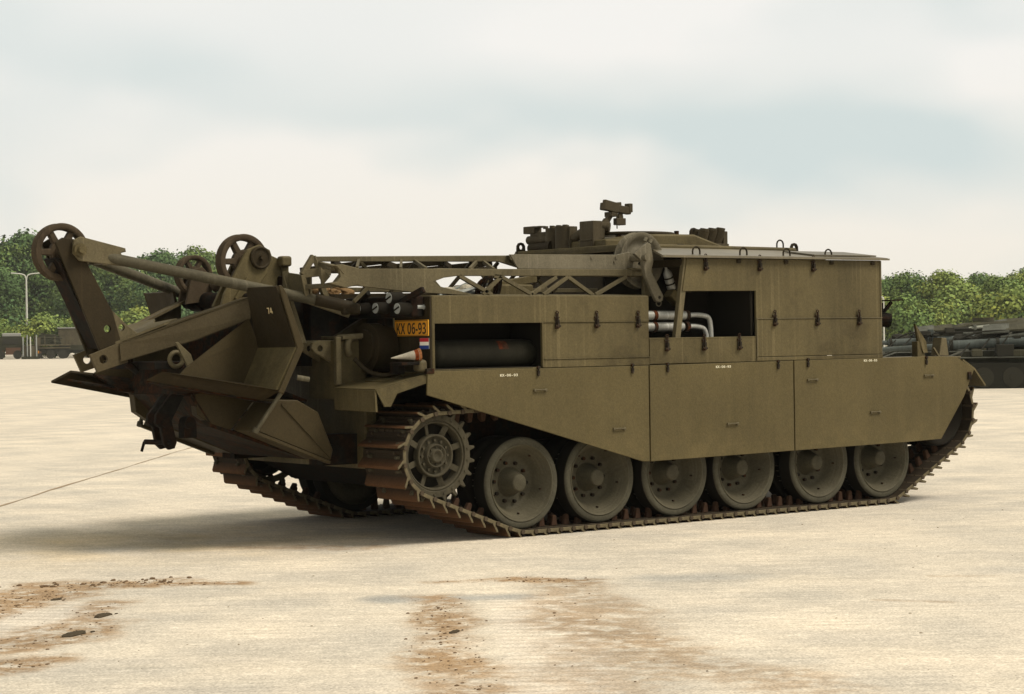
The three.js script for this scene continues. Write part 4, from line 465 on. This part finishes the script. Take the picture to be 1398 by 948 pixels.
{ // loose gear carried on the vehicle
  const gc = group('gas_cylinder', scene); gc.position.set(-0.3, 1.462, 1.43); tag(gc, 'dark grey steel cylinder with an orange mark lying in the open rear locker', 'cylinder');
  const prof = [[0, -0.62], [0.06, -0.62], [0.112, -0.58], [0.122, -0.53], [0.122, 0.40], [0.112, 0.47], [0.07, 0.53], [0.03, 0.55], [0.03, 0.60], [0, 0.60]];
  mesh('shell', clean(new THREE.LatheGeometry(prof.map(p => new THREE.Vector2(...p)), 40).rotateZ(-Math.PI / 2).translate(0, 0.124, 0)), mat('cylPaint', [0.026, 0.024, 0.016], 0.9, { map: paintMap }), gc);
  mesh('orange_mark', clean(new THREE.CylinderGeometry(0.1235, 0.1235, 0.10, 24, 1, true, -0.55, 0.75).rotateZ(-Math.PI / 2).rotateX(-0.5).translate(0.12, 0.124, 0)), mat('orangeMark', [0.17, 0.065, 0.028], 0.8, { map: rustMap }), gc);
  const cone = group('traffic_cone', scene); cone.position.set(-1.25, 1.43, 1.48); tag(cone, 'white and orange cone lying on the rear mudguard below the licence plate', 'traffic cone');
  const cd = V3(-0.92, -0.10, -0.30).normalize(); const cq = new THREE.Quaternion().setFromUnitVectors(V3(0, 1, 0), cd);
  const cm = (n, g, m) => { g.scale(0.68, 0.64, 0.68).applyQuaternion(cq).translate(0.11, 0.160, 0.17); return mesh(n, g, m, cone); };
  cm('cone_body', clean(new THREE.CylinderGeometry(0.006, 0.072, 0.38, 28).translate(0, 0.19, 0)), mat('coneWhite', [0.52, 0.47, 0.39], 0.7, { map: paintMap }));
  cm('orange_band', clean(new THREE.CylinderGeometry(0.059, 0.068, 0.05, 28, 1, true).translate(0, 0.045, 0).scale(1.03, 1, 1.03)), 'orangeRust');
  cm('cone_base', clean(new THREE.CylinderGeometry(0.074, 0.080, 0.03, 20).translate(0, 0.0, 0)), mat('coneBase', [0.50, 0.40, 0.30], 0.9, { map: rustMap }));
  part('support_bracket', [box(-0.03, 0.04, 0, 0.10, -0.06, 0.06), box(-0.08, 0.12, 0.075, 0.10, 0.02, 0.19)].map(q => q.translate(-1.25, 1.43, 1.48)), 'darkIron');
  const fe = group('canister', scene); fe.position.set(1.95, 2.15, 1.30); tag(fe, 'small silver canister strapped at a slant beside the jib pulley', 'canister');
  const fp = [[0, 0], [0.035, 0], [0.042, 0.012], [0.042, 0.15], [0.038, 0.17], [0.02, 0.20], [0.012, 0.21], [0.012, 0.245], [0, 0.245]].map(p => new THREE.Vector2(...p)); const fr = g => g.rotateX(0.1).rotateZ(0.42).translate(0.03, 0.0, 0);
  mesh('body', fr(clean(new THREE.LatheGeometry(fp, 24))), 'silver', fe); mesh('strap', [fr(clean(new THREE.CylinderGeometry(0.044, 0.044, 0.015, 24).translate(0, 0.06, 0))), fr(clean(new THREE.CylinderGeometry(0.044, 0.044, 0.015, 24).translate(0, 0.12, 0)))], 'darkIron', fe);
}

// ---------------------------------------------------------------- background: polar placing around the yard
const polar = (deg, d, y = 0) => { const yaw = Math.atan2(FWD.z, FWD.x) + deg * Math.PI / 180; return V3(EYE.x + Math.cos(yaw) * d, y, EYE.z + Math.sin(yaw) * d); };
const facing = deg => -(Math.atan2(FWD.z, FWD.x) + deg * Math.PI / 180) - Math.PI / 2; // local +z towards the yard, local +x to the right

{ // trees: tapered trunk with limbs, crown of many small leaf tufts
  mat('bark', [0.10, 0.075, 0.05], 1, { map: rustMap });
  const leafMats = [[0.095, 0.155, 0.050], [0.130, 0.195, 0.052], [0.075, 0.128, 0.046], [0.175, 0.235, 0.062]].map((c, i) => mat('leaf' + i, c, 0.8, { vertexColors: true }));
  function makeTree(seed, H, W, low, leafSize, nClump, perClump, trunkR = 0.16) {
    const r = mulberry(seed), tg = [], cl = [];
    for (let i = 0; i < nClump; i++) { const t = Math.pow(r(), 0.8), y = lerp(low * H, H * 0.97, t), prof = Math.sqrt(Math.max(0.05, 1 - Math.pow((t - 0.38) / 0.66, 2))), a = r() * Math.PI * 2, rad = W / 2 * prof * Math.pow(r(), 0.45) * 0.86; cl.push([Math.cos(a) * rad, y, Math.sin(a) * rad, (0.10 + 0.10 * r()) * W * (0.75 + 0.4 * prof)]); }
    tg.push(clean(new THREE.CylinderGeometry(trunkR * 0.5, trunkR, H * 0.62, 8).translate(0, H * 0.31, 0)));
    for (let i = 0; i < Math.min(10, nClump); i++) { const c = cl[i]; tg.push(tube([0, lerp(0.2, 0.55, r()) * H, 0], [c[0], c[1], c[2]], trunkR * 0.4, trunkR * 0.12, 6)); }
    const pos = [], nor = [], col = [];
    for (const [cx, cy, cz, cr] of cl) {
      const tone = 0.82 + r() * 0.38, warm = r();
      for (let k = 0; k < perClump; k++) {
        const u = r() * 2 - 1, a = r() * Math.PI * 2, s = Math.sqrt(1 - u * u), rr = cr * (0.40 + 0.95 * Math.pow(r(), 0.9)), dx = s * Math.cos(a), dy = u, dz = s * Math.sin(a);
        const px = cx + dx * rr * 1.15, py = cy + dy * rr * 0.8, pz = cz + dz * rr * 1.15, L = leafSize * (0.6 + 0.8 * r());
        const n = V3(dx + (r() - 0.5) * 1.5, dy + (r() - 0.2) * 1.3, dz + (r() - 0.5) * 1.5).normalize(), t1 = V3(r() - 0.5, r() - 0.5, r() - 0.5).cross(n).normalize(), t2 = V3().crossVectors(n, t1);
        const tn = tone * (0.88 + 0.24 * r()); const q = [[-0.5, -0.28], [0.15, -0.5], [0.55, 0.05], [-0.05, 0.5]].map(([b, c]) => [px + (t1.x * b + t2.x * c) * L, py + (t1.y * b + t2.y * c) * L, pz + (t1.z * b + t2.z * c) * L]);
        for (const id of [0, 1, 2, 0, 2, 3]) { pos.push(...q[id]); nor.push(n.x, n.y, n.z); col.push(tn * (0.92 + 0.30 * warm), tn, tn * (1.1 - 0.4 * warm)); }
      }
    }
    const g = new THREE.BufferGeometry(); g.setAttribute('position', new THREE.Float32BufferAttribute(pos, 3)); g.setAttribute('normal', new THREE.Float32BufferAttribute(nor, 3)); g.setAttribute('color', new THREE.Float32BufferAttribute(col, 3)); g.setAttribute('uv', new THREE.Float32BufferAttribute(new Float32Array(pos.length / 3 * 2), 2));
    return [boxUV(mergeGeometries(tg)), g];
  }
  const KIND = { tall: [0, 1, 2].map(i => makeTree(100 + i, 15, 9, 0.14, 0.36, 70, 240, 0.3)), round: [0, 1, 2].map(i => makeTree(200 + i, 8.5, 7.0, 0.10, 0.26, 64, 280, 0.18)), shrub: [0, 1].map(i => makeTree(300 + i, 4.6, 5.5, 0.05, 0.25, 42, 170, 0.08)) };
  const r = mulberry(41);
  const ORD = ['first', 'second', 'third', 'fourth', 'fifth', 'sixth', 'seventh', 'eighth', 'ninth', 'tenth', 'eleventh', 'twelfth', 'thirteenth', 'fourteenth', 'fifteenth'];
  const tree = (kind, vi, deg, d, s, leaf, label, grp, cat = 'tree') => { const [tg, lg] = KIND[kind][vi % KIND[kind].length]; const t = group(kind === 'shrub' ? 'shrub' : 'broadleaf_tree', scene); shared('trunk', tg, 'bark', t); shared('crown', lg, leafMats[leaf], t); t.position.copy(polar(deg, d)); t.rotation.y = r() * 6.28; t.scale.set(s * (0.95 + 0.1 * r()), s, s * (0.95 + 0.1 * r())); tag(t, label, cat, grp); };
  const gl = 'dark trees of the wood behind the parked lorries', gr = 'sunlit trees of the hedge wood behind the parked tanks', gs = 'pale shrubs in front of the left wood';
  const rows = { front: [[-14.1, 258, 0.72, 2], [-12.0, 258, 0.70, 2], [-10.3, 262, 0.66, 2], [-8.3, 270, 0.62, 2]], middle: [[-15.6, 276, 1.0, 2], [-14.6, 272, 1.0, 0], [-13.6, 278, 1.08, 2], [-12.5, 274, 0.90, 0], [-11.6, 280, 0.86, 2], [-10.8, 276, 0.82, 0], [-9.9, 284, 0.92, 2], [-8.8, 292, 1.00, 0], [-7.6, 300, 0.72, 2], [-6.6, 320, 0.60, 0]], back: [[-13.1, 304, 1.0, 2], [-11.1, 308, 0.94, 2], [-9.2, 314, 0.9, 2]] };
  for (const [row, list] of Object.entries(rows)) list.forEach(([a, d, s, l], i) => tree('tall', i, a, d, s, l, `${ORD[i]} dark tree from the left in the ${row} row of the wood behind the lorries`, gl));
  [[-14.2, 246, 0.95, 1], [-13.0, 243, 1.05, 3], [-12.1, 246, 0.92, 1], [-11.2, 250, 0.85, 3], [-10.5, 244, 1.15, 3], [-9.6, 250, 0.95, 1], [-8.8, 248, 0.9, 3]].forEach(([a, d, s, l], i) => tree('shrub', i, a, d, s, l, `${ORD[i]} light green shrub from the left in the row below the dark wood`, gs, 'shrub'));
  for (let i = 0; i < 13; i++) tree('round', i, 9.3 + i * 0.52 + r() * 0.24, 215 + r() * 26, 0.56 + r() * 0.34, [1, 3, 1, 0][i % 4], `${ORD[i]} yellow green tree from the left in the front row of the right wood`, gr);
  for (let i = 0; i < 11; i++) tree('round', i + 1, 9.1 + i * 0.62 + r() * 0.4, 258 + r() * 26, 0.80 + r() * 0.30, [0, 1, 0, 1][i % 4], `${ORD[i]} green tree from the left in the back row of the right wood`, gr);
  for (let i = 0; i < 10; i++) tree('shrub', i, 9.0 + i * 0.68 + r() * 0.2, 200 + r() * 6, 0.85 + r() * 0.5, [1, 3, 3][i % 3], `${ORD[i]} leafy shrub from the left along the foot of the right wood`, 'shrubs along the foot of the right wood', 'shrub');
  { const [, lg] = KIND.round[0]; const far = new THREE.InstancedMesh(lg, leafMats[0], 40); far.name = 'distant_wood'; const m4 = new THREE.Matrix4(), q = new THREE.Quaternion(); for (let i = 0; i < 40; i++) { const s = 0.65 + r() * 0.2; q.setFromAxisAngle(V3(0, 1, 0), r() * 6); m4.compose(polar(-6 + i * 0.38, 320 + r() * 50), q, V3(s * 1.2, s, s * 1.2)); far.setMatrixAt(i, m4); } far.castShadow = far.receiveShadow = true; far.userData = { kind: 'stuff', label: 'low far wood running on behind the recovery vehicle', category: 'wood' }; scene.add(far); }
}
{ // slim lamp posts
  const white = mat('lampWhite', [0.50, 0.50, 0.46], 0.5);
  const t = group('street_lamp', scene); t.position.copy(polar(-13.38, 252)); t.rotation.y = facing(-13.4);
  mesh('post', [tube([0, 0, 0], [0, 9.6, 0], 0.16, 0.09, 10)], white, t); for (const s of [-1, 1]) mesh('lamp_arm', [curve([[0, 9.4, 0], [s * 0.18, 9.95, 0], [s * 0.6, 10.12, 0], [s * 1.15, 10.18, 0]], 0.075, 16), bar([s * 1.05, 10.18, 0], [s * 1.78, 10.25, 0], 0.2, 0.14)], white, t);
  tag(t, 'tall white lamp post with two arms in front of the left wood', 'street lamp');
  const p = group('lamp_post', scene); p.position.copy(polar(10.35, 122)); p.rotation.y = facing(10.35);
  mesh('post', [tube([0, 0, 0], [0, 3.55, 0], 0.05, 0.045, 10)], white, p); mesh('lamp_arm', [curve([[0, 3.5, 0], [-0.02, 3.7, 0], [-0.14, 3.78, 0], [-0.3, 3.78, 0]], 0.05, 12)], white, p); tag(p, 'thin white post beside the front edge of the large bin, before the right wood', 'post');
}
{ // lorries parked along the far left edge
  mat('truckGreen', [0.052, 0.05, 0.030], 0.85, { map: paintMap }); mat('truckDark', [0.03, 0.028, 0.022], 0.9); mat('truckTan', [0.125, 0.105, 0.068], 0.95, { map: paintMap }); mat('truckBrown', [0.10, 0.055, 0.035], 0.9); mat('truckWhite', [0.5, 0.5, 0.46], 0.8); mat('truckOrange', [0.65, 0.26, 0.02], 0.7); mat('truckGrey', [0.26, 0.26, 0.24], 0.8);
  const wheelsOf = (t, xs, z0 = 0.5) => { for (const x of xs) mesh('wheel', [cylZ(x, 0.5, z0 - 0.3, z0, 0.5, 18), cylZ(x, 0.5, z0, z0 + 0.03, 0.2, 12)], 'truckDark', t); };
  const start = (deg, d, label, turn = 0) => { const t = group('army_lorry', scene); t.position.copy(polar(deg, d)); t.rotation.y = facing(deg) + turn; tag(t, label, 'lorry'); return t; };
  let t = start(-14.55, 236, 'dark lorry with a pale roof cut by the left edge of the picture');
  mesh('body', [box(-1.6, 1.2, 0.9, 2.5, -3, 0.4, 0.05)], 'truckDark', t); mesh('roof', [box(-1.6, 1.25, 2.5, 2.78, -3, 0.45, 0.08)], 'truckGrey', t); mesh('tailgate', [box(-1.5, 1.1, 0.7, 1.2, 0.4, 0.5)], 'truckBrown', t); wheelsOf(t, [-1.0, 0.7]);
  t = start(-13.88, 238, 'lorry with white cab panel and pale flat roof, left of the flatbed');
  mesh('cab', [box(-1.25, 1.5, 0.85, 2.55, -3.6, 0.3, 0.06)], 'truckGreen', t); mesh('roof', [box(-0.7, 1.4, 2.55, 2.95, -3.6, 0.35, 0.1)], 'truckGrey', t); mesh('white_panel', [box(-1.6, -1.0, 1.2, 2.5, 0.2, 0.42)], 'truckWhite', t); mesh('window', [box(-0.6, 1.1, 1.7, 2.3, 0.28, 0.34)], 'truckDark', t); mesh('tailgate', [box(-0.3, 1.35, 0.5, 1.3, 0.3, 0.45)], 'truckBrown', t); mesh('lamp_board', [box(-1.4, -0.5, 0.35, 0.95, 0.3, 0.4)], 'orangeRust', t); wheelsOf(t, [-0.9, 1.0]);
  t = start(-12.86, 234, 'flatbed lorry with an orange number plate and gear piled on its bed');
  mesh('bed', [box(-1.7, 2.6, 1.45, 1.62, -4, 0.5, 0.03), box(-1.7, 2.6, 1.15, 1.3, 0.3, 0.5)], 'truckTan', t); mesh('chassis', [box(-1.5, 2.4, 0.55, 1.4, -4, 0.3)], 'truckDark', t); mesh('number_plate', [box(-1.55, -0.85, 0.62, 0.92, 0.5, 0.53)], 'truckOrange', t); mesh('rear_lamp', [box(-0.8, -0.6, 0.62, 0.85, 0.5, 0.53)], 'truckBrown', t);
  mesh('cab', [box(-0.9, 1.1, 1.6, 2.75, -4, -2.4, 0.1)], 'truckGreen', t); mesh('load', [prism([[-0.7, 1.63], [-0.6, 2.9], [1.4, 2.55], [1.6, 1.63]], -2.2, -0.8), tube([-1.4, 2.4, 0], [1.7, 2.3, 0], 0.09), lump(0.5, 3).translate(0.9, 1.85, -0.2)], 'truckGreen', t); for (const x of [-1.3, -0.2, 0.9, 2.2]) mesh('stake', box(x - 0.05, x + 0.05, 1.62, 2.6, 0.3, 0.4), 'truckTan', t); wheelsOf(t, [-1.0, 0.4, 1.7]);
  t = start(-12.02, 240, 'lorry with a tall tan canvas cover behind the pulley strap');
  mesh('canvas_cover', [prism([[-2.2, 1.4], [-2.2, 3.2], [-1.9, 3.5], [1.9, 3.5], [2.2, 3.2], [2.2, 1.4]], -5, 0)], 'truckTan', t); mesh('cover_ridge', [box(-2.3, 2.3, 3.42, 3.55, -5.1, 0.1)], 'truckGrey', t); mesh('chassis', [box(-2.1, 2.1, 0.6, 1.4, -5, -0.1)], 'truckDark', t); mesh('tailgate', [box(-2.1, 2.1, 0.95, 1.5, -0.1, 0.08)], 'truckGreen', t); wheelsOf(t, [-1.5, 1.5]);
  // stacked posts and boards between the lorries
  const wp = group('post_rack', scene); wp.position.copy(polar(-13.32, 233)); wp.rotation.y = facing(-13); tag(wp, 'rack of pale upright posts between two parked lorries', 'rack');
  [-0.7, -0.25, 0.1, 0.75].forEach((x, i) => mesh('upright', tube([x, 0, 0], [x, 2.5 + 0.2 * (i % 2), 0], 0.07), i === 2 ? 'truckWhite' : 'galv', wp)); mesh('board', [box(-0.8, 0.9, 0.25, 1.5, -0.2, -0.1), box(0.6, 1.2, 1.4, 2.4, -0.25, -0.12)], 'truckTan', wp); mesh('base', box(-0.9, 0.9, 0, 0.3, -0.4, 0.3), 'truckGreen', wp);
}
{ // scrapped tanks at the right
  mat('camo', [0.085, 0.080, 0.055], 0.95, { map: paintMap }); mat('tarpPale', [0.34, 0.35, 0.31], 0.95, { map: paintMap }); mat('wheelDark', [0.036, 0.034, 0.026], 0.95); mat('tarp', [0.15, 0.155, 0.135], 0.95, { map: paintMap, bumpMap, bumpScale: 0.04 }); mat('wreckDark', [0.024, 0.023, 0.018], 0.95); mat('barrelBlue', [0.105, 0.122, 0.118], 0.8, { map: paintMap });
  const tank = (deg, d, turn, label, k) => {
    const t = group('scrap_tank', scene); t.position.copy(polar(deg, d)); t.rotation.y = facing(deg) + turn; tag(t, label, 'tank'); const rnd = mulberry(60 + k);
    mesh('hull', [prism([[-2.6, 0.42], [-2.9, 0.78], [-2.1, 1.10], [3.4, 1.15], [3.4, 0.42]], -2.6, -0.5)], 'camo', t);
    for (const z of [-0.6, -3.1]) mesh('track', [prism([[-2.75, 0.62], [-2.3, 0.12], [-1.7, 0], [3.0, 0], [3.4, 0.3], [3.4, 0.72], [-2.5, 0.78]], z, z + 0.6)], 'wreckDark', t);
    mesh('fender', [slab([[-2.95, 0.70, -0.6], [-2.95, 0.70, 0.1], [-2.35, 0.92, 0.1], [-2.35, 0.92, -0.6]], 0.03), slab([[-2.35, 0.92, -0.6], [-2.35, 0.92, 0.1], [3.4, 0.94, 0.1], [3.4, 0.94, -0.6]], 0.03)], 'tarp', t);
    for (let i = 0; i < 6; i++) mesh('road_wheel', [cylZ(-1.6 + i * 0.85, 0.33, -0.05, 0.03, 0.30, 18), cylZ(-1.6 + i * 0.85, 0.33, 0.03, 0.07, 0.1, 12)], 'wheelDark', t);
    for (let i = 0; i < 8; i++) { const x = -2.0 + i * 0.62 + rnd() * 0.2, w = 0.25 + rnd() * 0.3, h = 0.16 + rnd() * 0.22; mesh('stowage_box', box(x, x + w, 0.94, 0.94 + h, -0.45 - rnd() * 0.1, 0.0 + rnd() * 0.08, 0.03), ['camo', 'wreckDark', 'camo', 'tarp'][i % 4], t); }
    mesh('turret', [prism([[-0.9, 1.12], [-1.25, 1.35], [-0.3, 1.80], [0.5, 2.02], [2.4, 2.10], [3.0, 1.5], [2.7, 1.12]], -2.3, -0.7, [], 0.08)], 'camo', t);
    mesh('turret_hatch', [cylZ(0, 0, 0, 0.16, 0.42, 20).rotateX(-Math.PI / 2).translate(1.2, 2.06, -1.3)], 'camo', t);
    mesh('gun_barrel', [tube([-4.7, 1.18 + k * 0.05, -0.55], [-2.2, 1.30, -0.5], 0.07, 0.085, 14), tube([-2.6, 1.29, -0.5], [1.4, 1.44, -0.45], 0.135, 0.15, 18)], 'barrelBlue', t);
    for (const x of [-2.55, -1.2, 0.3]) mesh('barrel_band', tube([x, 1.29 + (x + 2.6) * 0.0375, -0.5], [x + 0.10, 1.294 + (x + 2.6) * 0.0375, -0.5], 0.165, 0.165, 16), 'wreckDark', t);
    for (let i = 0; i < 7; i++) mesh('tarpaulin', slab([[-1.6 + i * 0.7, 1.62 + i * 0.05 + rnd() * 0.06, -0.5], [-0.8 + i * 0.7, 1.66 + i * 0.05 + rnd() * 0.08, -0.45], [-0.75 + i * 0.7, 1.86 + i * 0.05 + rnd() * 0.1, -1.2], [-1.5 + i * 0.7, 1.80 + i * 0.05 + rnd() * 0.1, -1.3]], 0.05), ['tarp', 'camo', 'wreckDark', 'tarpPale'][i % 4], t);
    for (let i = 0; i < 26; i++) { const x = -2.4 + rnd() * 5.2, y = 1.25 + rnd() * 0.45 + Math.max(0, x) * 0.1, z = -0.5 - rnd() * 0.5, w = 0.10 + rnd() * 0.35; mesh('stowed_part', i % 3 ? box(x, x + w, y, y + 0.06 + rnd() * 0.18, z, z + 0.15 + rnd() * 0.2, 0.02) : tube([x, y, z], [x + w * 2, y + (rnd() - 0.4) * 0.25, z + (rnd() - 0.5) * 0.3], 0.03 + rnd() * 0.03), ['camo', 'wreckDark', 'wheelDark', 'barrelBlue', 'tarp'][i % 5], t); }
    mesh('camouflage_net', [0, 1, 2, 3].map(i => lump(0.26 + rnd() * 0.1, i * 3.7 + k, 0.6).translate(-2.1 + i * 0.34, 1.40 + rnd() * 0.1, -1.0)), 'wreckDark', t);
    mesh('tow_cable', [curve([[-2.7, 1.0, -0.5], [-2.3, 1.42, -0.6], [-1.7, 1.66, -0.55], [0.5, 1.66, -0.5], [2.6, 1.6, -0.4]], 0.035, 30)], 'wreckDark', t);
    for (let i = 0; i < 4; i++) mesh('stay', bar([-2.8 + i * 0.5, 0.95, 0], [-2.5 + i * 0.5 + rnd() * 0.3, 1.35 + rnd() * 0.25, -0.4], 0.035, 0.035), 'wreckDark', t);
    mesh('headlamp', [tube([-2.75, 1.0, -0.25], [-2.6, 1.0, -0.25], 0.10, 0.07, 14)], 'tarp', t);
    return t;
  };
  tank(14.5, 62, 0.10, 'nearer scrapped tank with a blue grey gun barrel, beyond the recovery vehicle', 0);
  tank(12.35, 80, 0.16, 'second scrapped tank heaped with pale tarpaulin, parked behind the nearer one', 2);
}
scene.fog = new THREE.FogExp2(new THREE.Color(0.74, 0.77, 0.73), 0.0002);
renderer.render(scene, camera);
